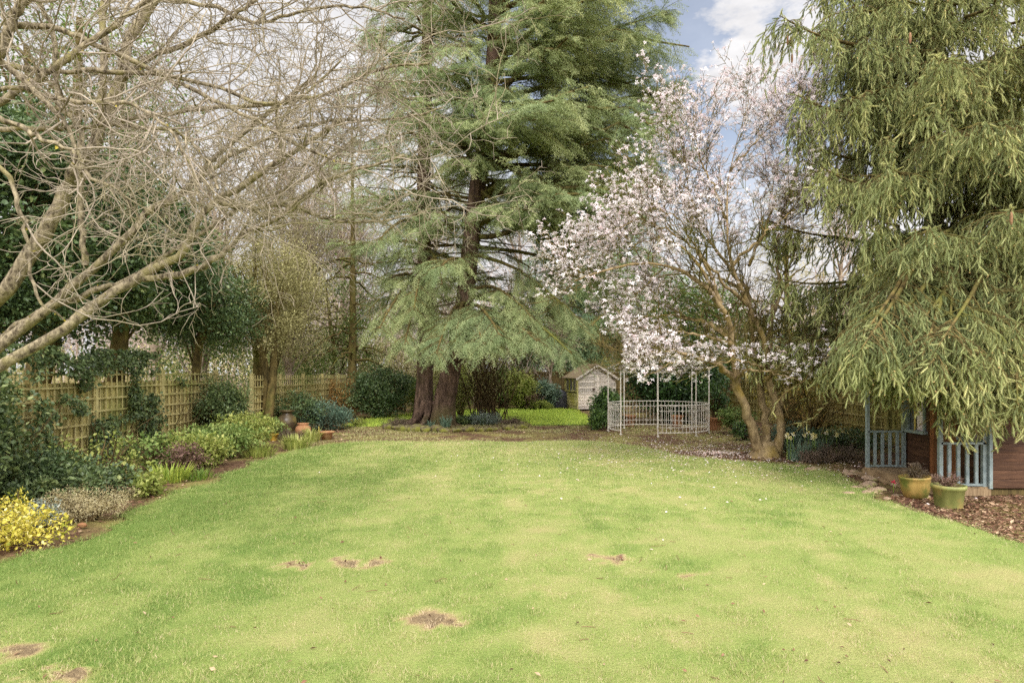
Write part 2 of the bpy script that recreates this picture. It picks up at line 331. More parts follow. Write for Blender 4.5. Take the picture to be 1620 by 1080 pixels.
def t_sprig(n, seed, core=.03, nl=.12, bw=.016):
    """a spruce shoot: needles set all round a thin axis of length 1"""
    q = np.random.default_rng(seed); V = []; F = []
    for i in range(n):
        t = (i+.5)/n; a = i*2.4+q.uniform(-.4, .4); r = A(math.cos(a), 0, math.sin(a)); o = A(0, t, 0)+A(math.sin(t*3)*.03, 0, 0)
        l = nl*(1-.18*t)*q.uniform(.85, 1.15); s_ = unit(np.cross(r, A(0, 1, 0)))*bw
        tip = o+r*l*.78+A(0, l*(.7+.5*t), 0); b = len(V); V += [o+s_, o-s_, tip]; F += [[b, b+1, b+2]]
    b = len(V); V += [A(0, 0, 0), A(0, 1.06, 0)]
    for t_ in (.22, .84):
        for k in range(4): a = k*pi/2+.4+t_; V.append(A(core*math.cos(a), t_+.06*(k % 2), core*math.sin(a)))
    for k in range(4): c, e = b+2+k, b+2+(k+1) % 4; F += [[b, e, c], [c, e, e+4], [c, e+4, c+4], [b+1, c+4, e+4]]
    return np.array(V), np.array(F)
T_SPRIGS = [t_sprig(46, k, .055, .215, .026) for k in range(3)]
T_SPRIG_LITE = [t_sprig(18, 9+k, .07, .22, .045) for k in range(2)]
def t_spray(nside, seed, nn=5, wide=.34):
    """a flattened cedar spray: side shoots set along an axis, each with short needles"""
    q = np.random.default_rng(seed); V = []; F = []
    def tri(a, b, c): k = len(V); V.extend([a, b, c]); F.append([k, k+1, k+2])
    for i in range(nside):
        t = (i+.3)/nside; sgn = 1 if i % 2 else -1; o = A(0, t, -.12*t*t)
        l = wide*(1.05-.75*t)*q.uniform(.7, 1.25); ang = q.uniform(.6, 1.05)
        d = unit(A(sgn*math.sin(ang), math.cos(ang), -.35+q.uniform(-.25, .25)))
        tri(o-A(0, .012, 0), o+A(0, .012, 0), o+d*l)
        for j in range(nn):
            s_ = (j+.7)/nn; b0 = o+d*l*s_; a = q.uniform(0, 6.28); pr = unit(np.cross(d, A(math.cos(a), .2, math.sin(a))))
            e = unit(d*.7+pr); tri(b0-d*.016, b0+d*.016, b0+e*.085*q.uniform(.8, 1.3))
    tri(A(-.012, 0, 0), A(.012, 0, 0), A(0, 1, -.14))
    return np.array(V), np.array(F)
T_SPRAYS = [t_spray(12, k) for k in range(4)]
T_SPRAY_LITE = [t_spray(8, 20+k, 2, .36) for k in range(3)]

def stamps(g, temps, pos, d, scale, roll=None, mi=0, tint=.5, up=(0, 0, 1)):
    n = len(pos); k = rng.integers(0, len(temps), n); scale = np.broadcast_to(np.asarray(scale, float), (n,)); d = np.broadcast_to(d, (n, 3))
    tint = np.broadcast_to(np.asarray(tint, float), (n,))
    for i, (tv, tf) in enumerate(temps):
        m = k == i; g.stamp(tv, tf, pos[m], d[m], scale[m], None if roll is None else roll[m], mi, tint[m].copy(), up)

# ---------------------------------------------------------------- growth helpers
def rdir(n): return unit(rng.normal(size=(n, 3)))
def grow(st, d, L, K=6, wob=.25, trop=(0, 0, 0), jit=None):
    n = len(st); p = np.empty((n, K, 3)); p[:, 0] = st; d = unit(np.array(d, float)); L = np.broadcast_to(np.asarray(L, float), (n,)); tr = A(*trop)
    for i in range(1, K):
        d = unit(d+wob*rng.normal(size=(n, 3))+tr); p[:, i] = p[:, i-1]+d*(L/(K-1))[:, None]
    return p
def spawn(Pth, rad, per, t0=.15, t1=1., ang=(.5, 1.1), prob_len=True):
    """points and directions for side shoots along paths; returns start, dir, parent radius there, t, parent index"""
    n, K = Pth.shape[:2]
    if prob_len:
        L = np.linalg.norm(np.diff(Pth, axis=1), axis=2).sum(1); cnt = np.maximum(1, np.round(per*L+rng.random(n)-.5)).astype(int)
    else: cnt = np.full(n, per)
    idx = np.repeat(np.arange(n), cnt); m = len(idx); t = U(t0, t1, m); f = t*(K-1); i = np.minimum(f.astype(int), K-2); fr = (f-i)[:, None]
    a = Pth[idx, i]; b = Pth[idx, i+1]; st = a*(1-fr)+b*fr; tg = unit(b-a); r = rad[idx, i]*(1-fr[:, 0])+rad[idx, i+1]*fr[:, 0]
    pr = unit(np.cross(tg, rdir(m))); an = U(ang[0], ang[1], m)[:, None]
    return st, unit(np.cos(an)*tg+np.sin(an)*pr), r, t, idx
def spline(pts, K):
    p = np.array(pts, float); p = np.vstack([2*p[0]-p[1], p, 2*p[-1]-p[-2]]); n = len(p)-3; out = []
    for s_ in np.linspace(0, n-1e-6, K):
        i = int(s_); t = s_-i; a, b, c, d = p[i:i+4]
        out.append(.5*(2*b+(c-a)*t+(2*a-5*b+4*c-d)*t*t+(3*b-a-3*c+d)*t**3))
    return np.array(out)
def taper(r0, r1, K, n=None):
    t = np.linspace(0, 1, K)
    return r0+(r1-r0)*t if n is None else np.asarray(r0)[:, None]*(1-t)+np.asarray(r1)[:, None]*t
def seen(p, m=1.25, top=11.5, md=1.2):
    return (np.abs(p[:, 0]) < .81*m*np.maximum(p[:, 1], .5)+md) & (p[:, 2] < 1.7+.6*m*p[:, 1]+md) & (p[:, 1] > 1)

def sd_poly(x, y, poly):
    p = np.array(poly, float); q = np.roll(p, -1, 0); d2 = np.full(x.shape, 1e9); ins = np.zeros(x.shape, bool)
    for (ax, ay), (bx, by) in zip(p, q):
        ex, ey = bx-ax, by-ay; t = np.clip(((x-ax)*ex+(y-ay)*ey)/(ex*ex+ey*ey+1e-12), 0, 1)
        d2 = np.minimum(d2, (x-ax-t*ex)**2+(y-ay-t*ey)**2)
        c = (ay > y) != (by > y); ins ^= c & (x < (bx-ax)*(y-ay)/(by-ay+1e-12)+ax)
    return np.where(ins, 1, -1)*np.sqrt(d2)
# ---------------------------------------------------------------- ground, lawn, rear lawn
def gh(x, y):
    far = np.clip((y-30)/40, 0, 1)
    return (fbm(x, y, 2.6, 3, 3)-.5)*.07*np.clip((y-1)/3, 0, 1)+far*.0
LAWN = [(-4.75, -3), (-4.7, 5.0), (-4.55, 6.0), (-4.5, 6.8), (-4.75, 8.1), (-4.7, 9.7), (-5.0, 12.1), (-4.9, 13.6), (-4.3, 15.0), (-3.4, 15.6), (-1.5, 15.6), (0.5, 15.8), (1.6, 15.9), (2.5, 15.3),
        (3.1, 14.4), (3.5, 13.1), (4.3, 12.2), (5.2, 11.7), (5.55, 10.8), (5.25, 9.5), (5.0, 8.5), (4.95, 7), (5.0, 5.5), (5.2, 3), (5.4, -3)]
REAR = [(-5.4, 20.0), (-5.0, 24.5), (-2, 29), (0.5, 29.8), (2.9, 29.2), (2.9, 25), (3.0, 21.6), (2.4, 20.4), (0.7, 20.2), (0.2, 22.4), (-3.9, 23), (-4.3, 19.6)]
xs = np.concatenate([[-400, -200, -100, -50, -25, -16], np.arange(-12, 12.01, .12), [16, 25, 50, 100, 200, 400]])
ys = np.concatenate([[-200, -100, -40, -10, -3], np.arange(0, 36.01, .12), [40, 50, 70, 100, 150, 300, 700]])
X, Y = np.meshgrid(xs, ys, indexing='ij'); a, b = X.shape
Z = gh(X, Y)+(vnoise(X, Y, .22, 40)-.5)*.03*((np.abs(X) < 12) & (Y > 0) & (Y < 36))
i = np.arange(a-1)[:, None]*b+np.arange(b-1)[None]
g = Geo(); g.add(np.stack([X, Y, Z], -1).reshape(-1, 3), np.stack([i, i+b, i+b+1, i+1], -1).reshape(-1, 4), 0, .5, True)
m, nt_, o_ = newmat('earth'); nA = noise(nt_, 16, 6, .62); nB = noise(nt_, .9, 5, .6); nC = noise(nt_, 60, 3, .6)
c = ramp(nt_, nA, [(.28, S(62, 46, 38)), (.5, S(102, 78, 60)), (.72, S(142, 116, 90))])
c = mixc(nt_, ramp(nt_, nB, [(.44, (0, 0, 0, 1)), (.6, (.85,)*3+(1,))]), c, mixc(nt_, nC, S(120, 112, 62), S(160, 150, 92)))
principled(nt_, o_, c, .95, .1, bump(nt_, nA, .8, .04)); M['earth'] = m
tag(link('ground', g, M['earth']), kind='structure')

def bare_map(x, y):
    """0 = lush, 1 = bare: hand-placed worn spots plus noise, and the mossy worn far end"""
    s = np.zeros(np.shape(x))
    for (u, v, r) in ((690, 985, .20), (650, 990, .12), (725, 990, .13), (475, 898, .17), (965, 890, .17), (20, 1040, .22), (95, 1076, .2), (560, 895, .2), (1100, 915, .14)):
        c = G(u, v); d = np.hypot((x-c[0])/1.5, y-c[1])/(r*.55)+(fbm(x, y, .12, 61, 3)-.5)*3.6
        s = np.maximum(s, np.clip(1.15-d, 0, 1))
    return s
def straw_map(x, y):
    n1 = fbm(x*1.05, y*.85, .9, 21, 4); n2 = fbm(x, y, .5, 31, 3); side = 1/(1+np.exp(-(x+1.6+.25*(y-6))/.7)); near = np.clip((8-y)/6, 0, 1)
    n3 = fbm(x, y, .17, 36, 2); dry = np.clip((fbm(x*1.1, y*.9, .40, 27, 3)-.57)*4, 0, 1)*(.12+.24*side+.12*near); return np.clip(dry+(n1-.5)*.42+(n2-.5)*.42+(n3-.5)*.50+.22+.20*side+.10*near-.12*(1-side)+.075*np.sign(np.sin(x*3.6+.25))*np.clip(np.abs(np.sin(x*3.6+.25))*3, 0, 1), 0, 1)
def lawn_sheet(name, poly, y0, y1, far):
    st = .07; X, Y = np.meshgrid(np.arange(-6, 6.2, st), np.arange(y0, y1, st), indexing='ij'); a, b = X.shape
    sd = sd_poly(X.ravel(), Y.ravel(), poly).reshape(X.shape)+(fbm(X, Y, .7, 50, 3)-.5)*.5
    Z = gh(X, Y)+.012+.02*np.clip(sd/.3, 0, 1)+(vnoise(X, Y, .15, 41)-.5)*.012+np.clip(bare_map(X, Y), 0, 1)*(vnoise(X, Y, .09, 44)-.55)*.07
    i = np.arange(a-1)[:, None]*b+np.arange(b-1)[None]; F = np.stack([i, i+b, i+b+1, i+1], -1).reshape(-1, 4)
    F = F[(sd.ravel()[F] > 0).all(1)]
    V = np.stack([X, Y, Z], -1).reshape(-1, 3)
    t = np.clip(bare_map(X, Y), 0, 1); s_ = straw_map(X, Y) if not far else np.zeros(X.shape)+.1
    col = ((.35+.5*(1-s_))*(1-np.clip(t*1.6, 0, 1))).ravel()
    used = np.unique(F); mp = np.zeros(len(V), int); mp[used] = np.arange(len(used))
    g = Geo(); g.add(V[used], mp[F], 0, col[used], True)
    return link(name, g, M['turf'])
m, nt_, o_ = newmat('turf'); at_ = nt_.nodes.new('ShaderNodeAttribute'); at_.attribute_name = 'tint'; nA = noise(nt_, 45, 5, .7); nB = noise(nt_, 2.2, 4)
f = nt_.nodes.new('ShaderNodeMath'); f.operation = 'MULTIPLY_ADD'; nt_.links.new(nA, f.inputs[0]); f.inputs[1].default_value = .34; nt_.links.new(at_.outputs['Fac'], f.inputs[2])
c = ramp(nt_, f.outputs[0], [(.10, S(110, 93, 74)), (.3, S(172, 150, 112)), (.55, S(168, 166, 106)), (.8, S(144, 158, 86)), (1, S(112, 136, 66))])
principled(nt_, o_, c, .9, .1, bump(nt_, nA, .9, .03)); M['turf'] = m
tag(lawn_sheet('lawn', LAWN, -2, 18, False), kind='structure')
tag(lawn_sheet('rear_lawn', REAR, 19, 30.5, True), kind='structure')

def blades(poly, n, y0, y1, size, far=False, edge=.5):
    # more blades per square metre near the camera
    u = rng.random(n); y = y0*(y1/y0)**u if not far else U(y0, y1, n); x = U(-1, 1, n)*np.minimum(.86*y+.8, 6.2)
    sd = sd_poly(x, y, poly)+(fbm(x, y, .7, 50, 3)-.5)*edge; k = sd > -.03; x, y, sd = x[k], y[k], sd[k]
    br = bare_map(x, y); n1 = rng.random(len(x)); ed = np.clip(sd/.9+.25, .05, 1) if not far else np.ones(len(x))
    worn = np.clip((y-14.6)/2.6, 0, 1)*(fbm(x, y, 1.1, 70, 3)*1.2) if not far else 0
    k = (n1 > br*.8) & (rng.random(len(x)) < ed-worn*.9); x, y = x[k], y[k]
    s_ = straw_map(x, y) if not far else np.full(len(x), .12)
    lush = .2+.1*fbm(x, y, .9, 80, 2)+.55*fbm(x, y, .09, 84, 2)
    t = np.clip(.74-.58*s_+(rng.random(len(x))-.5)*.75+(lush-.5)*.2-(rng.random(len(x)) < .12)*.35-br[k]*.7, 0, 1)
    if not far: t = np.clip(t-.12*np.clip((y-12)/4, 0, 1)+.12*np.clip((-x-2.4)/1.5, 0, 1), 0, 1)
    az = U(0, 2*pi, len(x)); el = U(.35, 1.4, len(x)); d = np.stack([np.cos(az)*np.cos(el), np.sin(az)*np.cos(el), np.sin(el)], 1)
    h = size*U(.45, 1.3, len(x))*(.35+1.25*lush)*np.clip(1.15-.5*s_, .5, 1.2)
    return np.stack([x, y, gh(x, y)+.02], 1), d, h, t
g = Geo()
p, d, h, t = blades(LAWN, 1150000, 2.7, 17.6, .033)
h = h*(1+np.clip((p[:, 1]-6)/12, 0, .9)); g.stamp(T_BLADE[0]*A(1.4, 1, 1), T_BLADE[1], p, d, h, U(0, 6.28, len(p)), 0, t)
tag(link('lawn_grass', g, M['grass']), 'short yellow green grass of the main lawn with straw coloured patches', 'grass', kind='stuff')
g = Geo(); p, d, h, t = blades(REAR, 60000, 19, 30, .10, True); t = np.clip(t*.5+.34+rng.normal(size=len(t))*.08, 0, 1); g.stamp(T_BLADE[0]*A(1.8, 1, 1), T_BLADE[1], p, d, h, U(0, 6.28, len(p)), 0, t)
tag(link('rear_grass', g, leafmat('bright_grass', [(0, S(190, 198, 90)), (.5, S(208, 222, 104)), (1, S(180, 206, 84))], .55, .2, .4)), 'bright lime grass of the small far lawn in front of the shed', 'grass', kind='stuff')
# sparse moss and grass tufts on the worn earth between the lawns and under the gazebo
n = 42000; x = U(-5, 6.2, n); y = U(14.4, 21, n); k = (sd_poly(x, y, LAWN) < .1) & (sd_poly(x, y, REAR) < .1) & (rng.random(n) < np.clip((fbm(x, y, 1.3, 90, 4)-.42)*4, .04, 1)); x, y = x[k], y[k]
az = U(0, 6.28, len(x)); el = U(.3, 1.3, len(x)); g = Geo()
g.stamp(T_BLADE[0]*A(1.8, 1, 1), T_BLADE[1], np.stack([x, y, gh(x, y)], 1), np.stack([np.cos(az)*np.cos(el), np.sin(az)*np.cos(el), np.sin(el)], 1), U(.03, .07, len(x)), U(0, 6.28, len(x)), 0, np.clip(rng.normal(.35, .2, len(x)), 0, 1))
tag(link('moss_grass', g, M['grass']), 'thin mossy grass on the worn earth before the gazebo and cedar', 'grass', kind='stuff')

n = 5200; x = U(-5, 5, n); y = U(3.2, 9.5, n); k = rng.random(n) < np.clip(bare_map(x, y)-.25, 0, .9); x, y = x[k], y[k]
T_CLOD = (np.array([[1, 0, 0], [0, 1, 0], [-1, 0, 0], [0, -1, 0], [0, 0, .7], [0, 0, -.3]], float), np.array([[0, 1, 4], [1, 2, 4], [2, 3, 4], [3, 0, 4], [1, 0, 5], [2, 1, 5], [3, 2, 5], [0, 3, 5]]))
g = Geo(); g.stamp(T_CLOD[0], T_CLOD[1], np.stack([x, y, gh(x, y)+.034], 1), A(0, 0, 1)+.4*rng.normal(size=(len(x), 3)), np.clip(rng.lognormal(-4.7, .5, len(x)), .004, .03), U(0, 6, len(x)), 0, rng.random(len(x))*.55)
tag(link('soil_crumbs', g, M['chips']), 'dark soil crumbs on the worn spots of the lawn', 'soil', kind='stuff')
n = 260; y = 3.2*(15/3.2)**rng.random(n); x = U(-1, 1, n)*np.minimum(.8*y, 4.8); az = U(0, 6.28, n); g = Geo(); k = rng.random(n) < .7
g.stamp(T_LEAF[0], T_LEAF[1], np.stack([x, y, gh(x, y)+.045], 1)[k], np.stack([np.cos(az), np.sin(az), U(-.1, .5, n)], 1)[k], U(.02, .05, k.sum()), U(-1, 1, k.sum()), 0, rng.random(k.sum()))
p_ = np.stack([x, y, gh(x, y)+.045], 1)[~k]; g.tube(grow(p_, np.stack([np.cos(az), np.sin(az), np.zeros(n)], 1)[~k], U(.05, .16, len(p_)), 5, .2, (0, 0, -.0)), .0025, 3)
tag(link('lawn_debris', g, M['chips']), 'small fallen twigs and dead leaves lying on the lawn', 'debris', kind='stuff')
# litter: bark chips and dead leaves on the beds, fallen petals round the magnolia
n = 26000; x = U(-7.6, 9, n); y = 4+22*rng.random(n)**1.5; k = (sd_poly(x, y, LAWN) < -.02) & (sd_poly(x, y, REAR) < 0) & (rng.random(n) < .25+.9*np.clip(np.abs(x)-3.4, 0, 1)) & (np.abs(x) < .85*y+1); x, y = x[k], y[k]
az = U(0, 6.28, len(x)); g = Geo()
stamps(g, [T_LEAF, T_NARROW, (T_WIDE[0]*A(.8, .7, 1), T_WIDE[1])], np.stack([x, y, gh(x, y)+.018], 1), np.stack([np.cos(az), np.sin(az), U(-.1, .5, len(x))], 1), U(.03, .085, len(x)), U(-.8, .8, len(x)), 0, rng.random(len(x)))
n = 14000; x = U(4.9, 7.2, n); y = U(5.6, 8.6, n); k = sd_poly(x, y, LAWN) < -.03; x, y = x[k], y[k]; az = U(0, 6.28, len(x))
stamps(g, [T_LEAF, T_NARROW], np.stack([x, y, gh(x, y)+.018], 1), np.stack([np.cos(az), np.sin(az), U(-.1, .6, len(x))], 1), np.clip(rng.lognormal(-3.5, .5, len(x)), .012, .09), U(-.8, .8, len(x)), 0, rng.random(len(x)))
tag(link('bark_litter', g, M['chips']), 'brown bark chips and dead leaves scattered on the planting beds', 'litter', kind='stuff')
n = 3600; c0 = A(4.9, 13.2); r = np.abs(rng.normal(0, 2.3, n)); az = U(0, 6.28, n); x = c0[0]-.6+r*np.cos(az)*1.15; y = c0[1]+r*np.sin(az)*1.05; k = x < 6.6; x, y = x[k], y[k]; az = U(0, 6.28, len(x))
g = Geo(); g.stamp(T_LEAF[0]*A(1.3, 1, 1), T_LEAF[1], np.stack([x, y, gh(x, y)+.045], 1), np.stack([np.cos(az), np.sin(az), U(-.1, .4, len(x))], 1), U(.022, .046, len(x)), U(-.6, .6, len(x)), 0, rng.random(len(x)))
tag(link('fallen_petals', g, M['petal_old']), 'white fallen petals strewn on the soil and grass around the magnolia', 'petals', kind='stuff')

# ---------------------------------------------------------------- conifers
def whorl(base, zs, az, L, rise, sag, tip, K=10, bend=.25):
    """branch paths leaving a trunk; base(z) gives the trunk axis"""
    n = len(zs); s_ = np.linspace(0, 1, K)[None]; b = base(zs); ph = az[:, None]+bend*rng.normal(size=(n, 1))*s_**2
    r = L[:, None]*s_; z = zs[:, None]+L[:, None]*(rise[:, None]*s_-sag[:, None]*s_**2+tip[:, None]*s_**3)
    p = np.stack([b[:, 0:1]+np.cumsum(np.diff(r, axis=1, prepend=0)*np.cos(ph), 1), b[:, 1:2]+np.cumsum(np.diff(r, axis=1, prepend=0)*np.sin(ph), 1), z], -1)
    p[:, 1:] += rng.normal(size=(n, K-1, 3))*(.018*L)[:, None, None]; return p
def laterals(Pth, per, t0, t1, ang, lenf, K, droop, wob=.1):
    """side branches left and right of each branch, lying in its flattened plane"""
    n, Kb = Pth.shape[:2]; L = np.linalg.norm(np.diff(Pth, axis=1), axis=2).sum(1); cnt = np.maximum(3, (L*per).astype(int))
    idx = np.repeat(np.arange(n), cnt); m = len(idx); t = U(t0, t1, m); f = t*(Kb-1); i = np.minimum(f.astype(int), Kb-2); fr = (f-i)[:, None]
    a = Pth[idx, i]; b = Pth[idx, i+1]; st = a*(1-fr)+b*fr; tg = unit(b-a); side = unit(np.cross(tg, A(0, 0, 1)))*np.where(rng.random(m) < .5, 1, -1)[:, None]
    an = U(ang[0], ang[1], m)[:, None]; d = np.cos(an)*tg+np.sin(an)*side+A(0, 0, 1)*rng.normal(0, .12, (m, 1))
    return grow(st, d, lenf(L[idx], t)*U(.7, 1.2, m), K, wob, (0, 0, -droop)), idx, t
def along(Pth, step, t0=0., jit=.3):
    n, K = Pth.shape[:2]; L = np.linalg.norm(np.diff(Pth, axis=1), axis=2).sum(1); cnt = np.maximum(2, (L*(1-t0)/step).astype(int)); idx = np.repeat(np.arange(n), cnt)
    k = np.concatenate([np.arange(c) for c in cnt]); t = np.clip(t0+(1-t0)*(k+U(.5-jit, .5+jit, len(k)))/cnt[idx], 0, .999); f = t*(K-1); i = np.minimum(f.astype(int), K-2); fr = (f-i)[:, None]
    a = Pth[idx, i]; b = Pth[idx, i+1]; return a*(1-fr)+b*fr, unit(b-a), t, idx
def cedar_like(zs, az, L, base, rise, sag, tip, leaf, per=2.6, step=.3, sc=.55, lite=False, droop=.09, t0=.22, frond_down=.35, latf=.34, br=.02, cull=True):
    br_g = Geo(); lf_g = Geo()
    P1 = whorl(base, zs, az, L, rise, sag, tip); n = len(zs)
    r0 = br*L**.9+.012; br_g.tube(P1, taper(r0, r0*.18, 10, n), 5, 0, .5)
    P2, i2, t2 = laterals(P1, per, t0, .98, (.55, 1.15), lambda L_, t: L_*latf*(1.08-t)+.35, 6, droop)
    if cull: k = seen(P2[:, 3]); P2 = P2[k]
    br_g.tube(P2, taper(.014, .005, 6), 3)
    for Q, tt in ((P2, .12), (P1, .45)):
        if cull: Q = Q[seen(Q[:, -1], 1.25, 12, 2.5)]
        st, tg, t, idx = along(Q, step, tt)
        side = unit(np.cross(tg, A(0, 0, 1)))*rng.choice([-1, 1], len(st))[:, None]
        d = unit(tg*.8+side*U(.2, .9, (len(st), 1))+A(0, 0, -1)*np.abs(rng.normal(frond_down, .3, (len(st), 1))))
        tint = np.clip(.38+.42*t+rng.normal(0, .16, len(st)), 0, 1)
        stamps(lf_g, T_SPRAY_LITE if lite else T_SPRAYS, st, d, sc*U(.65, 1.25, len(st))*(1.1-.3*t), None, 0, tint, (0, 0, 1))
    return br_g, lf_g

# the big two-stemmed cedar
tL = spline([P(668, 668, 21.2), P(672, 600, 21.2), P(674, 480, 21.3), P(670, 340, 21.4), P(672, 200, 21.4), P(676, 60, 21.5), P(680, -150, 21.6)], 40)
tR = spline([P(700, 668, 20.7), P(708, 610, 20.6), P(732, 500, 20.5), P(750, 340, 20.5), P(772, 180, 20.6), P(782, 60, 20.7), P(783, -60, 20.8), P(783, -260, 20.8)], 48)
tL[0, 2] = tR[0, 2] = -.05
cd = thing('cedar_tree', 'huge two-stemmed cedar with dark furrowed trunks rising from the stone-edged ring', 'tree', (-2.6, 21, 0))
def flare(K, r0, r1, fl): t = np.linspace(0, 1, K); return r0+(r1-r0)*t**.8+fl*np.exp(-t*22)
g = Geo(); g.tube(tL, flare(40, .31, .17, .10), 16, 0, .5, .10); g.tube(tR, flare(48, .37, .18, .10), 18, 0, .5, .10)
for k in range(9):
    az = k/9*2*pi+.2; c = A(-2.62+math.cos(az)*.5, 20.95+math.sin(az)*.36, 0)
    g.tube(spline([c+A(-math.cos(az)*.2, -math.sin(az)*.2, .75), c+A(0, 0, .3), c+A(math.cos(az)*.35, math.sin(az)*.35, .04), c+A(math.cos(az)*.8, math.sin(az)*.8, -.06)], 10), taper(.15, .04, 10), 7, 0, .5, .15)
link('trunk', g, M['cedar_bark'], cd)
def axis(T):
    return lambda z: np.stack([np.interp(z, T[:, 2], T[:, 0]), np.interp(z, T[:, 2], T[:, 1]), z], -1)
nb = 92; zs = np.sort(np.round(U(6.3, 19, nb)/1.05)*1.05+rng.normal(0, .13, nb)); az = np.arange(nb)*2.4+U(-.4, .4, nb)
# more limbs towards the right and the camera
q_ = rng.random(nb); az = np.where(q_ < .38, U(-1.1, .5, nb), np.where(q_ < .58, U(-2.3, -1.1, nb), az))
cx, sx_ = np.cos(az), np.sin(az)
lim_ = np.where(cx > .2, 5.5/np.maximum(cx, .2), 99); Lb = (4.7+2.3*np.clip(cx, 0, 1)-1.5*np.clip(-cx, 0, 1))*np.clip(1.2-np.abs(zs-10)/17, .35, 1)*U(.75, 1.1, nb); Lb = np.minimum(Lb, lim_)
b1, l1 = cedar_like(zs, az, Lb, axis(tR), U(.14, .30, nb), U(.22, .42, nb), U(.0, .2, nb), 0, 3.5, .125, .66, False, .06, .22, .26)
nb2 = 56; zs2 = np.sort(np.round(U(4.0, 17, nb2)/1.2)*1.2+rng.normal(0, .13, nb2)); az2 = np.arange(nb2)*2.4+U(-.4, .4, nb2)
b2, l2 = cedar_like(zs2, az2, (3.1+1.0*rng.random(nb2))*np.clip(1.2-zs2/26, .4, 1), axis(tL), U(.1, .3, nb2), U(.25, .5, nb2), U(0, .2, nb2), 0, 4.0, .13, .6, False, .06, .22, .26)
# the low fans of foliage in front of the trunks, placed as the photo shows them
low = [((672, 430), (655, 490), 21.2, 18.4), ((672, 400), (700, 450), 21.2, 18.8), ((735, 490), (790, 530), 20.4, 16.9), ((742, 460), (840, 500), 20.4, 18.0), ((672, 460), (640, 545), 21.2, 18.0), ((736, 480), (720, 545), 20.4, 17.4), ((672, 340), (640, 390), 21.2, 19.0), ((742, 470), (905, 560), 20.4, 17.6), ((735, 500), (850, 540), 20.5, 17.2), ((732, 510), (765, 545), 20.5, 16.8), ((735, 480), (690, 560), 20.4, 17.2), ((672, 440), (600, 520), 21.3, 18.4), ((745, 440), (700, 420), 20.4, 17.4),
       ((745, 400), (930, 520), 20.4, 18.8), ((750, 350), (960, 430), 20.4, 20.6), ((750, 390), (990, 470), 20.5, 22.5), ((672, 470), (620, 440), 21.2, 19.6), ((740, 470), (930, 510), 20.6, 19.6), ((672, 360), (600, 380), 21.2, 19.0)]
Lp = []
for (a, b_, da, db) in low:
    p0 = P(*a, da); p1 = P(*b_, db); Lp.append(spline([p0, p0*.6+p1*.4+A(0, 0, .42), p0*.22+p1*.78+A(0, 0, .26), p1], 10))
b3 = Geo(); l3 = Geo()
mid = [((778, 90), (1056, 18), 20.6, 20.2), ((778, 130), (1045, 80), 20.6, 19.6), ((776, 190), (1080, 132), 20.6, 20.8), ((772, 215), (1062, 175), 20.5, 19.4), ((768, 262), (1092, 238), 20.5, 20.4), ((765, 285), (1050, 280), 20.5, 19.2), ((762, 300), (1000, 330), 20.5, 18.8), ((760, 320), (955, 345), 20.5, 18.2), ((775, 160), (930, 170), 20.6, 17.8), ((770, 240), (860, 290), 20.5, 17.4), ((778, 60), (900, 60), 20.7, 17.6), ((776, 120), (800, 140), 20.6, 17.0), ((770, 230), (720, 250), 20.5, 17.4), ((672, 250), (600, 230), 21.4, 19.4), ((672, 180), (610, 140), 21.4, 19.6), ((674, 120), (590, 60), 21.4, 19.8), ((672, 300), (570, 310), 21.3, 19.8), ((760, 300), (820, 330), 20.5, 17.2)]
for (a, b_, da, db) in mid:
    p0 = P(*a, da); p1 = P(*b_, db); Lp.append(spline([p0, p0*.62+p1*.38-A(0, 0, .12), p0*.25+p1*.75-A(0, 0, .10), p1], 10))
Lp = np.array(Lp); b3.tube(Lp, taper(.075, .014, 10), 6)
Q2, _, _ = laterals(Lp, 7.5, .25, .99, (.5, 1.15), lambda L_, t: np.minimum(.30*L_, 1.7)*(1.12-t)+.35, 6, .08); b3.tube(Q2, taper(.013, .005, 6), 3)
for Q, tt in ((Q2, .05), (Lp, .4)):
    st, tg, t, _ = along(Q, .10, tt); side = unit(np.cross(tg, A(0, 0, 1)))*rng.choice([-1, 1], len(st))[:, None]
    d = unit(tg*.9+side*U(.1, .8, (len(st), 1))-A(0, 0, 1)*np.abs(rng.normal(.5, .25, (len(st), 1))))
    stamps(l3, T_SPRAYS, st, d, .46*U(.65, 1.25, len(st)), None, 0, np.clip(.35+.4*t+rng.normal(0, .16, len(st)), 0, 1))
# bare dead inner limbs
n = 46; z = U(3.0, 9, n); az = U(0, 6.28, n); ax = np.where(rng.random(n)[:, None] < .5, axis(tR)(z), axis(tL)(z))
D = grow(ax, np.stack([np.cos(az), np.sin(az), U(-.1, .35, n)], 1), U(1.4, 3.8, n), 8, .12, (0, 0, -.06)); b3.tube(D, taper(.03, .008, 8), 4)
st, d, r, t, _ = spawn(D, taper(np.full(n, .03), np.full(n, .008), 8, n), 4, .3, 1, (.4, 1)); b3.tube(grow(st, d, U(.4, 1.2, len(st)), 5, .2, (0, 0, -.08)), taper(.009, .004, 5), 3)
for q in (b2, b3):
    for V, (F, mi, sm), t in zip(q.V, q.F, q.T): pass
def merge(*gs):
    o = Geo()
    for q in gs:
        off = 0
        for V, (F, mi, sm), t in zip(q.V, q.F, q.T): o.add(V, F-off, mi, t, sm); off += len(V)
    return o
link('branches', merge(b1, b2, b3), M['mossy_bark'], cd); link('crown', merge(l1, l2, l3), M['cedar_leaf'], cd)

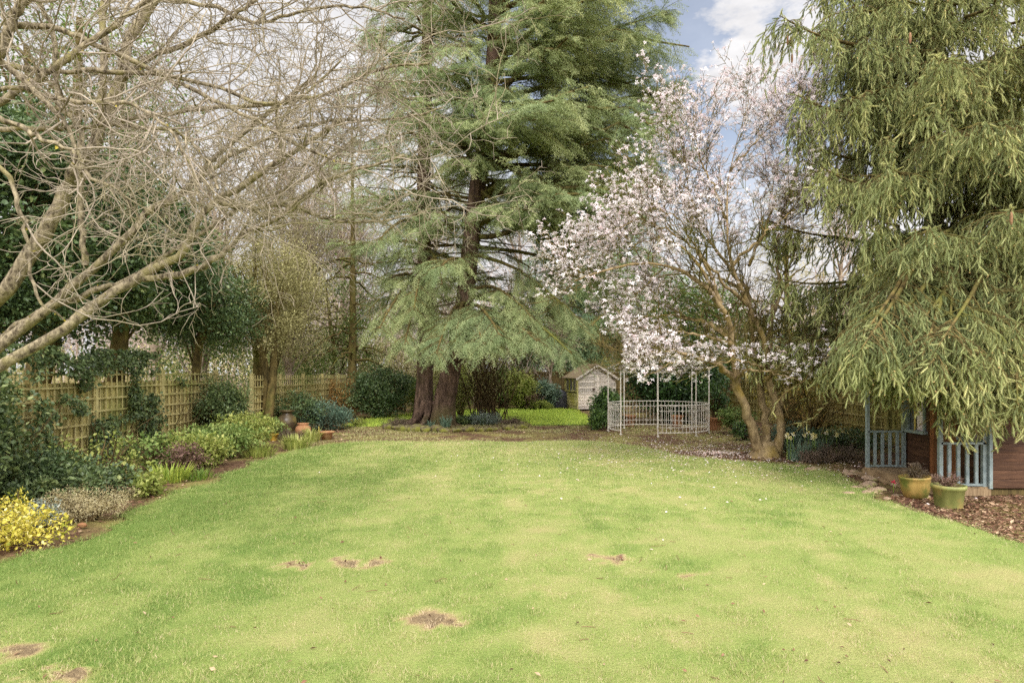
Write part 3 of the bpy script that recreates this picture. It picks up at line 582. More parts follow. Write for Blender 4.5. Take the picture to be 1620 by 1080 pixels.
# the weeping spruce over the playhouse
sp = thing('spruce_tree', 'large olive green spruce with hanging branches draped over the playhouse', 'tree', (8.7, 13, 0))
tr = spline([A(8.7, 13, -.1), A(8.7, 13, 4), A(8.65, 13.05, 9), A(8.7, 13, 17)], 30)
g = Geo(); g.tube(tr, flare(30, .27, .05, .15), 12, 0, .5, .12); link('trunk', g, M['cedar_bark'], sp)
def in_house(p): return (p[:, 0] > 5.75) & (p[:, 0] < 8.9) & (p[:, 1] > 8.45) & (p[:, 1] < 10.75) & (p[:, 2] < np.where(p[:, 0] < 6.5, 1.62, 2.05))
nb = 165; zs = np.sort(1.9+13*rng.random(nb)**1.15); az = np.arange(nb)*2.4+U(-.5, .5, nb); az = np.where(rng.random(nb) < .45, U(pi*.92, pi*1.62, nb), az)
fx = np.cos(az); fy = np.sin(az); Ls = (3.75+1.5*np.clip(-fy, 0, 1)*np.clip(1.5-zs/8, 0, 1))*np.clip(1.12-zs/24, .25, 1)*U(.72, 1.06, nb)
low_ = zs < 4.2; rise = np.where(low_, U(.0, .18, nb), U(-.08, .22, nb)); sag = np.where(low_, U(.35, .75, nb), U(.25, .6, nb)); tip = U(.1, .34, nb)
P1 = whorl(axis(tr), zs, az, Ls, rise, sag, tip, 12, .2)
# a few limbs traced from the photograph: the tall tips against the sky and the low boughs before the playhouse
man = [((1450, 120), (1233, 25), 12.6, 10.6), ((1440, 60), (1330, -10), 12.8, 11), ((1460, 220), (1258, 150), 12.6, 11), ((1450, 300), (1262, 215), 12.8, 11.6), ((1470, 330), (1300, 265), 12.6, 10.2), ((1470, 420), (1205, 345), 12.9, 12.6), ((1470, 460), (1225, 440), 12.9, 12.2),
       ((1475, 480), (1390, 500), 12.4, 8.6), ((1475, 500), (1285, 610), 12.4, 10.6), ((1480, 480), (1340, 585), 12.6, 9.4), ((1500, 470), (1400, 640), 12, 8.9), ((1520, 460), (1450, 655), 12, 8.3), ((1540, 450), (1500, 690), 12, 7.9), ((1560, 440), (1560, 655), 12, 7.8), ((1600, 430), (1610, 640), 12, 7.7), ((1640, 420), (1590, 600), 12, 8.2), ((1500, 300), (1400, 260), 12.6, 9.2), ((1520, 380), (1470, 360), 12.4, 8.6), ((1600, 260), (1560, 190), 12.6, 8.8), ((1560, 160), (1480, 90), 12.6, 9.3), ((1640, 340), (1600, 330), 12.4, 8.4), ((1560, 470), (1530, 560), 12, 8.1)]+[((1500+140*rng.random(), 400), (1360+290*rng.random(), 520+120*rng.random()), 11.6, 7.7+.8*rng.random()) for _ in range(20)]
Mp = []
for (a, b_, da, db) in man:
    p0 = P(*a, da); p1 = P(*b_, db); up_ = .55 if b_[1] > 500 else .1; p0[0] = min(p0[0], 9.6)
    Mp.append(spline([p0, p0*.62+p1*.38+A(0, 0, up_), p0*.25+p1*.75+A(0, 0, up_*.55-.1), p1], 12))
P1 = np.concatenate([P1, np.array(Mp)]); nb = len(P1); Ls = np.linalg.norm(np.diff(P1, axis=1), axis=2).sum(1)
bg_ = Geo(); lf = Geo(); bd = Geo(); bg_.tube(P1, taper(.013*Ls**.9+.01, np.full(nb, .007), 12, nb), 5)
P2, _, _ = laterals(P1, 4.6, .2, .97, (.5, 1.1), lambda L_, t: .26*L_*(1.1-t)+.22, 6, .12)
P2 = P2[seen(P2[:, 3], 1.2, 12, 1.0)]; P2 = P2[~in_house(P2[:, -1])]; bg_.tube(P2, taper(.008, .004, 6), 3)
HS = []
for Q, st_, tt in ((P2, .095, .1), (P1, .06, .25)):
    s0, tg, t, _ = along(Q, st_, tt); k = seen(s0, 1.2, 12, .8); s0, tg = s0[k], tg[k]
    side = unit(np.cross(tg, A(0, 0, 1)))*rng.choice([-1, 1], len(s0))[:, None]
    HS.append(grow(s0, unit(tg*.5+side*U(.05, .5, (len(s0), 1))-A(0, 0, 1)*U(.1, .9, (len(s0), 1))), np.clip(rng.gamma(3.2, .12, len(s0)), .12, .95), 5, .1, (0, 0, -.42)))
H = np.concatenate(HS); he = H[:, -1]; H = H[he[:, 2] > np.where(he[:, 1] > 9.4, 1.5, np.where(he[:, 0]/he[:, 1] < .672, 1.34, .90))+rng.normal(0, .1, len(he))]; bg_.tube(H, taper(.005, .003, 5), 3)
s0, tg, t, _ = along(H, .066, .0); k = ~in_house(s0); s0, tg, t = s0[k], tg[k], t[k]
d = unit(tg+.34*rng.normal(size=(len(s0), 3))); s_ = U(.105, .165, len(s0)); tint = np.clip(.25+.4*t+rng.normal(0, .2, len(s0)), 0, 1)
near = (s0[:, 1] < 11.0) & (s0[:, 2] < 10)
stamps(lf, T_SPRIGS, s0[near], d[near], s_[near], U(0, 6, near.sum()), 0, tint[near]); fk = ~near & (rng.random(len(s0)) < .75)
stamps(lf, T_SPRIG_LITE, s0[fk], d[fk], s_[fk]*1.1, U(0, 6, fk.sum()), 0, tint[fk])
# stiff tips of the boughs, and tan buds
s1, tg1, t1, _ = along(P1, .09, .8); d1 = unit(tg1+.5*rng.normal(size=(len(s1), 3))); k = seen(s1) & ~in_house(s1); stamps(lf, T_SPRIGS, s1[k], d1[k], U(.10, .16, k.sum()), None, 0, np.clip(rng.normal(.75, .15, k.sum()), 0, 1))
k = near & (rng.random(len(s0)) < .14); bd.stamp(T_LEAF[0]*A(1.6, 1, 1), T_LEAF[1], s0[k]+d[k]*s_[k][:, None], d[k], .028, U(0, 6, k.sum()), 0, rng.random(k.sum()))
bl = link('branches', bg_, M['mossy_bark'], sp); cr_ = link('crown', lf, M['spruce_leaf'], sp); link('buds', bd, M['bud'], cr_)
for (u, v, d_) in ((1252, 66, 10.8), (1246, 64, 10.75), (1253, 92, 10.9), (1309, 180, 11), (1440, 60, 9.4), (1600, 345, 8.2)):
    c = P(u, v, d_); q = Geo(); q.lathe([(.001, .085), (.012, .07), (.018, .03), (.019, -.03), (.014, -.07), (.001, -.09)], c, 10); link('cone', q, M['cone'], sp)
# ---------------------------------------------------------------- bare tree in the left foreground (limbs traced from the photograph, each at its own distance)
ft = thing('bare_tree', 'leafless garden tree with pale crooked limbs and dense twigs arching over the lawn', 'tree', (-6.6, 5.6, 0))
fork = A(-6.3, 5.6, .95)
LIM = [  # radius at start, radius at end, then (u, v, distance)
 (.062, .022, [(-130, 660, 5.5), (0, 580, 5.5), (100, 520, 5.5), (170, 470, 5.5), (230, 435, 5.5), (290, 400, 5.5), (306, 362, 5.5), (340, 318, 5.5), (372, 300, 5.5), (450, 250, 5.4), (540, 190, 5.3)]),
 (.036, .012, [(225, 440, 5.5), (290, 434, 5.45), (340, 410, 5.4), (366, 390, 5.4), (386, 368, 5.4), (440, 345, 5.3), (490, 300, 5.2), (560, 270, 5.1), (640, 245, 5.0)]),
 (.055, .018, [(-120, 640, 5.8), (0, 550, 5.8), (60, 500, 5.8), (130, 440, 5.8), (205, 372, 5.8), (225, 345, 5.9), (270, 315, 6), (300, 295, 6), (330, 260, 6.2), (420, 180, 6.4), (500, 120, 6.5)]),
 (.045, .014, [(-120, 625, 6.1), (0, 535, 6.1), (55, 500, 6.0), (135, 465, 5.9), (165, 452, 5.9), (200, 445, 5.9), (300, 380, 6.1), (380, 330, 6.3), (470, 290, 6.5), (560, 220, 6.6)]),
 (.095, .055, [(-120, 560, 6.4), (0, 470, 6.4), (40, 410, 6.4), (78, 360, 6.4), (104, 305, 6.4), (135, 265, 6.5), (160, 200, 6.6), (190, 130, 6.7), (205, 60, 6.8), (245, 0, 6.9), (290, -90, 7)]),
 (.05, .035, [(104, 305, 6.4), (118, 262, 6.3), (155, 225, 6.3), (163, 140, 6.3), (165, 60, 6.3), (166, -40, 6.3)]),
 (.032, .022, [(135, 420, 5.9), (130, 360, 5.9), (128, 300, 5.9), (126, 200, 5.9), (92, 165, 5.9), (88, 90, 5.9), (80, 45, 5.9), (55, -10, 5.8)]),
 (.06, .03, [(-90, 130, 5.2), (-10, 90, 5.2), (20, 30, 5.2), (50, -10, 5.2), (90, -80, 5.2)]),
 (.035, .018, [(-100, 240, 5), (0, 162, 5), (60, 125, 5), (105, 92, 5), (140, 68, 5), (180, 45, 5), (215, 15, 5), (260, -20, 5)]),
 (.026, .010, [(-80, 60, 4.5), (0, 98, 4.5), (50, 140, 4.5), (92, 180, 4.5), (112, 215, 4.5), (137, 275, 4.5), (160, 290, 4.5), (192, 305, 4.5), (222, 360, 4.5)]),
 (.024, .009, [(-90, 205, 4.8), (0, 204, 4.8), (80, 206, 4.8), (130, 200, 4.8), (260, 205, 4.8), (300, 225, 4.8), (330, 262, 4.8), (345, 300, 4.7)]),
 (.03, .010, [(0, 100, 5.6), (80, 112, 5.6), (150, 112, 5.6), (230, 115, 5.6), (330, 135, 5.6), (420, 165, 5.5), (480, 150, 5.5), (540, 95, 5.4)]),
 (.04, .014, [(190, 130, 6.7), (240, 90, 6.5), (330, 52, 6.3), (375, 20, 6.1), (430, -20, 6)]),
 (.032, .010, [(20, 40, 5.3), (90, 45, 5.3), (150, 70, 5.3), (240, 110, 5.3), (300, 140, 5.2), (380, 180, 5.1), (470, 230, 5), (560, 260, 4.9)]),
 (.028, .010, [(245, 0, 6.9), (330, 10, 6.6), (400, 35, 6.4), (470, 20, 6.2), (560, 10, 6.0), (640, 30, 5.8)]),
 (.030, .010, [(160, 200, 6.6), (230, 185, 6.4), (330, 170, 6.2), (420, 165, 6), (510, 150, 5.8), (600, 110, 5.6), (680, 100, 5.5)]),
 (.026, .008, [(300, 295, 6), (360, 250, 6), (440, 210, 6), (540, 190, 6), (620, 190, 5.9), (700, 170, 5.8)]),
 (.022, .008, [(-60, 150, 4.0), (20, 195, 4.0), (60, 215, 4.0), (110, 235, 4.0), (125, 265, 4.0), (138, 282, 4.0)]),
 (.020, .007, [(-60, 240, 3.9), (5, 270, 3.9), (30, 330, 3.9), (42, 380, 3.9), (50, 440, 3.9), (70, 480, 3.9), (100, 505, 4)]),
 (.022, .008, [(-60, 160, 4.6), (30, 140, 4.6), (110, 160, 4.5), (190, 165, 4.5), (230, 175, 4.5), (275, 215, 4.4), (310, 290, 4.4), (330, 380, 4.3)]),
 (.03, .009, [(340, 318, 5.5), (400, 330, 5.6), (460, 325, 5.7), (520, 345, 5.8), (600, 350, 5.9), (680, 330, 6)]),
]
KL = 26; L0 = []; R0 = []
for r0, r1, pts in LIM: L0.append(spline([P(*q) for q in pts], KL)); R0.append(taper(r0, r1, KL)*(1+.16*(rng.random(KL)-.5)))
L0 = np.array(L0); R0 = np.array(R0)*.86; L0[:, 1:-1] += rng.normal(0, .008, (len(L0), KL-2, 3))
g = Geo(); g.tube(L0, R0, 10, 0, .5, .26)
for q in (0, 2, 3, 4, 7, 8, 9, 10):    # each limb runs back to the trunk outside the frame
    e = L0[q, 0]; hgt = fork+A(0, 0, min(max(0, (e[2]-1.2)*.55), 2.6)); g.tube(spline([hgt, hgt*.5+e*.5+A(0, 0, .12 if q < 5 else .3), e, L0[q, 2]], 10), taper(R0[q, 0]*1.5, R0[q, 1], 10), 8, 0, .5, .12)
g.tube(spline([A(-6.65, 5.6, -.1), A(-6.55, 5.6, .5), fork, fork+A(.0, 0, 1.2), fork+A(.1, 0, 2.8)], 16), taper(.26, .1, 16), 12, 0, .5, .14)
st, d, r, t, ix = spawn(L0, R0, 4.6, .12, 1, (.45, 1.1)); k = ~(np.isin(ix, (0, 1, 2, 3)) & (t < np.where(ix == 1, .3, .52))) & ~((ix == 4) & (t < .42)); st, d, r, t = st[k], d[k], r[k], t[k]
d[:, 2] += .12; B1 = grow(st, d, U(.5, 1.5, len(st))*(1.15-.3*t), 9, .22, (.02, -.02, .0)); k = (B1[:, -1, 2] > 2.0) & (B1[:, 4, 2] > 1.95); B1 = B1[k]; r = r[k]; st = st[k]; rb1 = np.minimum(r*.6, U(.006, .012, len(st))); RB1 = taper(rb1, rb1*.4, 9, len(st))
tw = Geo(); tw.tube(B1, RB1, 5)
st, d, r, t, _ = spawn(B1, RB1, 7, .1, 1, (.5, 1.2)); B2 = grow(st, d, U(.2, .7, len(st)), 7, .26, (.0, 0, -.02)); k = B2[:, -1, 2] > 1.9; B2 = B2[k]; st = st[k]; RB2 = taper(np.full(len(st), .0038), np.full(len(st), .0022), 7, len(st)); tw.tube(B2, RB2, 3)
st, d, r, t, _ = spawn(B2, RB2, 10, .1, 1, (.5, 1.25)); B3 = grow(st, d, U(.06, .26, len(st)), 5, .3); tw.tube(B3, taper(.0026, .0017, 5), 3)
link('trunk', g, M['pale_bark'], ft); fcr = link('crown', tw, M['pale_twig'], ft)
lg = Geo(); st, d, r, t, _ = spawn(L0, R0, 7, .05, 1, (1.3, 1.6)); k = rng.random(len(st)) < .3; lg.stamp(T_WIDE[0], T_WIDE[1], st[k]+d[k]*r[k][:, None]*.8, d[k], U(.012, .03, k.sum()), U(0, 6, k.sum()), 0, rng.random(k.sum()))
tag(link('lichen', lg, M['gold'], ft), kind='stuff')

# ---------------------------------------------------------------- magnolia
mg = thing('magnolia_tree', 'white flowering magnolia with several buff stems leaning over the metal pavilion', 'tree', (5.1, 13, 0))
MS = [
 (.125, .03, [(1206, 728, 12.9), (1190, 680, 12.8), (1178, 640, 12.7), (1163, 600, 12.6), (1160, 540, 12.5), (1140, 480, 12.3), (1095, 440, 12.1), (1030, 415, 12), (960, 425, 11.9), (912, 445, 11.8)]),
 (.10, .02, [(1212, 726, 13.1), (1213, 665, 13.2), (1208, 640, 13.3), (1195, 560, 13.4), (1185, 470, 13.4), (1160, 430, 13.3), (1120, 370, 13.2), (1090, 300, 13.2), (1080, 230, 13.2), (1060, 180, 13.2)]),
 (.105, .02, [(1226, 722, 12.95), (1236, 680, 12.9), (1228, 640, 12.9), (1216, 590, 12.9), (1208, 530, 12.8), (1180, 480, 12.6), (1158, 420, 12.4), (1150, 350, 12.3), (1155, 270, 12.3), (1175, 190, 12.3), (1190, 140, 12.3)]),
 (.05, .014, [(1232, 650, 12.9), (1243, 622, 12.8), (1252, 603, 12.7), (1262, 592, 12.6), (1290, 580, 12.5)]),
 (.06, .014, [(1214, 585, 12.9), (1222, 500, 13.1), (1232, 430, 13.2), (1228, 380, 13.3), (1245, 320, 13.4), (1265, 250, 13.5), (1285, 190, 13.6)]),
 (.055, .014, [(1163, 600, 12.6), (1130, 575, 12), (1085, 560, 11.6), (1040, 555, 11.4), (1000, 570, 11.3), (965, 575, 11.2)]),
 (.05, .012, [(1160, 540, 12.5), (1120, 510, 12.8), (1070, 500, 13.2), (1020, 500, 13.5), (985, 515, 13.8)]),
 (.05, .012, [(1140, 480, 12.3), (1110, 410, 12.2), (1060, 365, 12.1), (1000, 350, 12), (950, 385, 12)]),
 (.05, .012, [(1158, 420, 12.4), (1200, 380, 12), (1235, 350, 11.8), (1260, 330, 11.6)]),
 (.045, .01, [(1120, 370, 13.2), (1095, 330, 13.4), (1050, 320, 13.6), (1000, 345, 13.7), (950, 400, 13.8)]),
 (.045, .01, [(1150, 350, 12.3), (1120, 280, 12.2), (1100, 220, 12.1), (1110, 170, 12)]),
 (.04, .01, [(1163, 600, 12.6), (1185, 585, 12.1), (1220, 590, 11.7), (1270, 600, 11.5)]),
 (.04, .01, [(1163, 598, 12.6), (1120, 565, 11.9), (1065, 575, 11.4), (1010, 598, 11.2)]), (.04, .01, [(1212, 600, 12.9), (1240, 578, 12.4), (1275, 590, 12), (1300, 602, 11.8)]), (.035, .01, [(1216, 590, 12.9), (1235, 555, 13.2), (1265, 545, 13.4), (1300, 555, 13.5)]), (.04, .01, [(1160, 545, 12.5), (1105, 530, 12.1), (1050, 525, 11.9), (995, 540, 11.7)]), (.045, .012, [(1140, 480, 12.3), (1090, 400, 12.6), (1040, 380, 12.9), (985, 395, 13), (940, 430, 13)]),
 (.045, .01, [(1222, 500, 13.1), (1250, 420, 13.3), (1275, 340, 13.4), (1300, 260, 13.5)]), (.045, .01, [(1155, 270, 12.3), (1190, 230, 12.5), (1235, 180, 12.7), (1260, 160, 12.8)]), (.045, .01, [(1185, 420, 13.4), (1215, 350, 13.8), (1225, 270, 14), (1215, 190, 14)]), (.04, .01, [(1120, 370, 13.2), (1080, 290, 13.6), (1050, 240, 13.8)]), (.04, .01, [(1180, 480, 12.6), (1120, 420, 11.8), (1075, 350, 11.3), (1040, 330, 11.1)]),
 (.035, .01, [(1163, 598, 12.6), (1140, 580, 13.2), (1090, 568, 13.9), (1035, 572, 14.4)]), (.035, .01, [(1130, 570, 12), (1060, 562, 12.3), (1010, 572, 12.8), (978, 574, 13.2)]), (.035, .01, [(1216, 588, 12.9), (1190, 575, 12.2), (1150, 572, 11.7), (1110, 585, 11.4)]),
 (.05, .012, [(1185, 470, 13.4), (1140, 440, 14), (1080, 430, 14.6), (1020, 445, 15)]),
]
KM = 24; L0 = np.array([spline([P(*q) for q in m_[2]], KM) for m_ in MS]); R0 = np.array([(m_[1]*.6+(m_[0]-m_[1]*.6)*(1-np.linspace(0, 1, KM))**1.5)*(1+.18*(rng.random(KM)-.5)) for m_ in MS])
R0 = R0*np.clip(1.25-.16*np.maximum(L0[:, :, 2]-1.5, 0), .42, 1); L0[:, :1, 2] = np.where(L0[:, :1, 2] < .3, -.05, L0[:, :1, 2]); L0[:, 3:] += rng.normal(0, .02, (len(L0), KM-3, 3))
g = Geo(); g.tube(L0, R0, 9, 0, .5, .14); c = P(1210, 640, 13.3); g.tube(spline([A(5.15, 12.9, -.1), A(5.2, 12.92, .12), A(5.25, 12.94, .3)], 6), [.34, .32, .28, .24, .18, .1], 12, 0, .5, .2)
st, d, r, t, _ = spawn(L0, R0, 6.5, .3, 1, (.4, 1.1)); d[:, 2] += .12; k = st[:, 2] > 1.4; st, d, r, t = st[k], d[k], r[k], t[k]
B1 = grow(st, d, U(.5, 1.35, len(st)), 8, .18, (0, 0, .05)); k = B1[:, -1, 2] > 1.75; B1 = B1[k]; r = r[k]; st = st[k]; rb = np.minimum(r*.6, .016); RB = taper(rb, rb*.35, 8, len(st)); tw = Geo(); tw.tube(B1, RB, 5)
st, d, r, t, _ = spawn(B1, RB, 9, .15, 1, (.4, 1.0)); B2 = grow(st, d, U(.2, .6, len(st)), 6, .2, (0, 0, .08)); RB2 = np.full((len(st), 6), .005); tw.tube(B2, taper(.006, .003, 6), 3)
st, d, r, t, _ = spawn(B2, RB2, 5, .3, 1, (.4, .9)); B3 = grow(st, d, U(.06, .2, len(st)), 4, .2, (0, 0, .1)); tw.tube(B3, .0032, 3)
link('trunk', g, M['magnolia_bark'], mg); link('twigs', tw, M['mossy_bark'], mg)
tips = np.concatenate([B2[:, -1], B3[:, -1], B2[:, 3]]); td = unit(np.concatenate([B2[:, -1]-B2[:, -2], B3[:, -1]-B3[:, -2], B2[:, 3]-B2[:, 2]])+A(0, 0, .4))
u_ = 810+1000*tips[:, 0]/tips[:, 1]; h_ = tips[:, 2]
dens = np.clip(fbm(tips[:, 0]+tips[:, 1]*.3, tips[:, 2], .8, 95, 3)*2.4-.3, .2, 1)*np.where(h_ > 5.3, 1.25, np.where(h_ > 3.4, 1.1, np.where(h_ < 2.35, 1.15, .8)))*np.where(((u_ < 985) & (h_ < 2.45)) | ((u_ < 950) & (h_ < 3.1)), 0, 1)*np.where((u_ > 1075) & (h_ < 4.3) & (h_ > 2.25), .10, np.where((u_ > 1000) & (h_ < 3.5) & (h_ > 2.4), .6, 1))
dens = dens*(h_ > 1.5); k = rng.random(len(tips)) < dens; tips, td = tips[k], td[k]
g = Geo(); stamps(g, T_FLOWERS, tips, td+.5*rng.normal(size=td.shape), U(.038, .068, len(tips)), U(0, 6, len(tips)), 0, np.clip(rng.normal(.65, .25, len(tips)), 0, 1))
link('blossom', g, M['petal'], mg)

# ---------------------------------------------------------------- shrubs, small trees: generic makers
def ell(n, lo=.35):
    d = rdir(n); return d*(lo+(1-lo)*rng.random((n, 1))**.6)
def leaves_at(g, cen, rad, n, temps, size, flat=.3, mi=0, tint0=.5, tvar=.22, upl=.25, updark=0):
    """n leaves in each clump centred at cen; leaves point outward"""
    cen = np.asarray(cen); m = len(cen); o = rdir(m*n)*(rng.random((m*n, 1))**.45); rad = np.broadcast_to(np.asarray(rad, float), (m,))
    p = np.repeat(cen, n, 0)+o*np.repeat(rad, n)[:, None]*A(1, 1, .8)
    d = unit(o+.8*rng.normal(size=o.shape)+A(0, 0, upl)); ct = np.repeat(rng.normal(0, .13, m), n)
    k = p[:, 2] > .02
    stamps(g, temps, p[k], d[k], U(.7, 1.25, k.sum())*size, U(-.9, .9, k.sum()), mi, np.clip(tint0+ct[k]+rng.normal(0, tvar, k.sum()), 0, 1))
def shrub(name, label, cat, base, rx, ry, h, clumps, per, size, mat, temps=None, stem='dark_twig', group=None, low=.1, clump_r=None, tint0=.5, nstem=None, twiggy=0, upl=.25, z0=0):
    b = A(base[0], base[1], z0); t = thing(name, label, cat, b, group); temps = temps or [T_LEAF]
    o = ell(clumps, .45); o = o*U(.7, 1.28, (clumps, 1))*A(1, 1, 1); cen = b+np.stack([o[:, 0]*rx, o[:, 1]*ry, h*(low+(1-low)*(.5+.5*o[:, 2]))], 1)
    g = Geo(); leaves_at(g, cen, (clump_r or .34*min(rx, ry, h))*U(.55, 1.3, clumps), per, temps, size, 0, 0, tint0, .2, upl)
    s_ = Geo(); ns = min(clumps, nstem or 26); e = cen[:ns]; b0 = b+np.stack([rng.normal(0, .1*rx, ns), rng.normal(0, .1*ry, ns), np.full(ns, -.03)], 1)
    pth = np.stack([b0, b0*.6+e*.4+A(0, 0, .12*h), b0*.2+e*.8+A(0, 0, .04*h), e], 1); s_.tube(pth, taper(.012+.008*h, .005, 4), 5)
    if twiggy:
        st, d, r, tt, _ = spawn(pth, np.full(pth.shape[:2], .006), twiggy, .3, 1, (.3, .9)); d[:, 2] += .3; s_.tube(grow(st, d, U(.15, .4, len(st))*min(1.4, h), 5, .16, (0, 0, .05)), taper(.005, .0025, 5), 3)
    link('stems', s_, M[stem], t); link('foliage', g, M[mat], t); return t
def broad_tree(name, label, base, top, trunk_r, crown_c, crown_r, clumps, per, size, mat, bark, temps=None, stems=1, tint0=.45, group=None, clump_r=.5, cat='tree', lean=.1):
    t = thing(name, label, cat, A(*base), group); b = A(*base); cen = A(*crown_c)+ell(clumps, .35)*A(*crown_r)
    g = Geo()
    for k in range(stems):
        o = A(rng.normal(0, .22), rng.normal(0, .2), 0) if stems > 1 else A(0, 0, 0); e = A(crown_c[0], crown_c[1], crown_c[2]+crown_r[2]*.5)+A(rng.normal(0, crown_r[0]*.3), rng.normal(0, crown_r[1]*.3), 0)
        pth = spline([b+o-A(0, 0, .05), b*.6+e*.4+o*1.6+A(rng.normal(0, lean), rng.normal(0, lean), 0), b*.3+e*.7+o, e], 14); g.tube(pth, taper(trunk_r*U(.8, 1.1), trunk_r*.25, 14), 9, 0, .5, .14)
        sel = cen[rng.integers(0, clumps, max(6, clumps//(3*stems)))]
        for c in sel:
            i = int(U(5, 12)); q = pth[i]; g.tube(spline([q, q*.55+c*.45+A(0, 0, .2), c], 6), taper(trunk_r*.22, .008, 6), 4)
    link('trunk', g, M[bark], t); f = Geo(); leaves_at(f, cen, clump_r*U(.7, 1.2, clumps), per, temps or [T_LEAF], size, 0, 0, tint0); link('crown', f, M[mat], t); return t
def twig_tree(name, label, base, H, trunk_r, spread, mat, n1=26, n2=3.2, n3=4.5, group=None, buds=None, nb=.5, first=.2, bud_size=.05, fine=.004, stems=1, up=.12):
    """a leafless tree: trunk, boughs, branches, twigs"""
    b = A(*base); t = thing(name, label, 'tree', b, group); g = Geo(); tw = Geo(); T = []
    for k in range(stems): T.append(spline([b-A(0, 0, .1)+A(rng.normal(0, .12), rng.normal(0, .12), 0)*(stems > 1), b+A(rng.normal(0, .1), rng.normal(0, .1), H*.3), b+A(rng.normal(0, .03*H), rng.normal(0, .03*H), H*.65), b+A(rng.normal(0, .06*H), rng.normal(0, .06*H), H*.98)], 16))
    T = np.array(T); RT = np.tile(taper(trunk_r, .015, 16), (stems, 1)); g.tube(T, RT, 9, 0, .5, .12)
    st, d, r, tt, _ = spawn(T, RT, n1//stems, first, .98, (.5, 1.1), False); d[:, 2] += .25; B1 = grow(st, d, spread*(1.15-.75*tt)*U(.7, 1.15, len(st)), 9, .14, (0, 0, up)); R1 = taper(np.minimum(r*.6, .05), np.full(len(st), .01), 9, len(st)); g.tube(B1, R1, 5)
    st, d, r, tt, _ = spawn(B1, R1, n2, .15, 1, (.4, 1.0)); B2 = grow(st, d, spread*.36*U(.5, 1.1, len(st))*(1.1-.5*tt), 6, .2, (0, 0, up*.6)); R2 = taper(np.minimum(r*.55, .014), np.full(len(st), fine*1.2), 6, len(st)); tw.tube(B2, R2, 4)
    st, d, r, tt, _ = spawn(B2, R2, n3, .1, 1, (.4, 1.1)); B3 = grow(st, d, spread*.14*U(.5, 1.2, len(st)), 5, .22, (0, 0, up*.5)); tw.tube(B3, taper(fine*1.2, fine*.8, 5), 3)
    link('trunk', g, M[mat[0]], t); c = link('crown', tw, M[mat[1]], t)
    if buds:
        lf = Geo(); p = np.concatenate([B3[:, -1], B3[:, 2], B3[:, 3], B2[:, -1]]); k = rng.random(len(p)) < nb; p = p[k]; stamps(lf, [T_LEAF], p, rdir(len(p))+A(0, 0, .3), bud_size*U(.6, 1.3, len(p)), U(0, 6, len(p)), 0, rng.random(len(p))); link('leaves', lf, M[buds], c)
    return t
def fir(name, label, base, H, rad, z0, mat, n=46, sc=.6, group=None, lite=True, droop=.09, per=2.2, step=.34, rise=(.05, .3), sag=(.3, .6), power=.9, bark='mossy_bark', tr=.2):
    t = thing(name, label, 'tree', A(*base), group); b = A(*base); T = spline([b-A(0, 0, .1), b+A(.05, 0, H*.4), b+A(0, .05, H)], 20); g = Geo(); g.tube(T, taper(tr, .02, 20), 9, 0, .5, .12); link('trunk', g, M[bark], t)
    zs = np.sort(U(z0, H*.97, n)); az = np.arange(n)*2.4+U(-.4, .4, n); L = rad*np.clip(((H-zs)/(H-z0)), .05, 1)**power*U(.75, 1.1, n)+.15
    b1, l1 = cedar_like(zs, az, L, axis(T), U(rise[0], rise[1], n), U(sag[0], sag[1], n), U(0, .2, n), 0, per, step, sc, lite, droop)
    link('branches', b1, M[bark], t); link('crown', l1, M[mat], t); return t

# ---------------------------------------------------------------- background trees
BG = 'bare trees beyond the far fence'
fir('conifer', 'slender conifer on a mossy trunk with drooping lower fronds, left of the cedar', (-6.6, 26, 0), 13, 2.6, 2.2, 'cedar_leaf', 34, .6, None, True, .12, 1.6, .4, (.0, .2), (.4, .7), .5, 'mossy_bark', .22)
fir('conifer', 'dark broad conifer behind the shed, its boughs hanging over the shed roof', (6.4, 37.5, 0), 15, 5.6, 2.8, 'dark_cedar', 110, 1.0, None, True, .12, 3.6, .2, (-.05, .15), (.3, .6), .7, 'mossy_bark', .3)
fir('conifer', 'blue green conifer bough mass between the cedar and the shed', (2.4, 37.0, 0), 11.5, 3.8, 2.2, 'blue_cedar', 90, 1.0, None, True, .12, 3.6, .22, (-.05, .15), (.3, .6), .7, 'mossy_bark', .25)
fir('conifer', 'golden tinged conifer between the magnolia and the spruce', (10.6, 24.5, 0), 9.2, 2.4, .8, 'gold', 90, .55, None, True, .02, 2.6, .22, (.5, .9), (.2, .4), .8, 'mossy_bark', .2)
fir('conifer', 'tall dark conifer behind the cedar at the upper left of its crown', (-4.6, 33, 0), 22, 4.2, 4, 'dark_cedar', 70, 1.0, None, True, .1, 2.2, .36, (.0, .2), (.3, .6), .6, 'mossy_bark', .3)
twig_tree('background_tree', 'tall leafless tree left of the slender conifer, fine grey twigs', (-9.5, 27, 0), 12, .2, 4.2, ('grey_twig', 'far_twig'), 34, 3.0, 4.0, BG, 'olive', .35, .25, .07, .008)
twig_tree('background_tree', 'budding olive-tinted tree behind the trellis fence, beside three slim trunks', (-9.4, 19.5, 0), 8.5, .15, 3.6, ('grey_twig', 'pale_twig'), 36, 4, 5.4, BG, 'olive', .9, .15, .06, .006)
twig_tree('background_tree', 'leafless pale tree seen between the slender conifer and the cedar stems', (-4.6, 40, 0), 13, .24, 4.6, ('grey_twig', 'far_twig'), 36, 3, 4.2, BG, 'olive', .3, .15, .08, .011)
twig_tree('background_tree', 'leafless tree filling the gap under the cedar boughs', (0.6, 41, 0), 12, .24, 4.6, ('grey_twig', 'far_twig'), 36, 3, 4.2, BG, None, .3, .15, .08, .011)
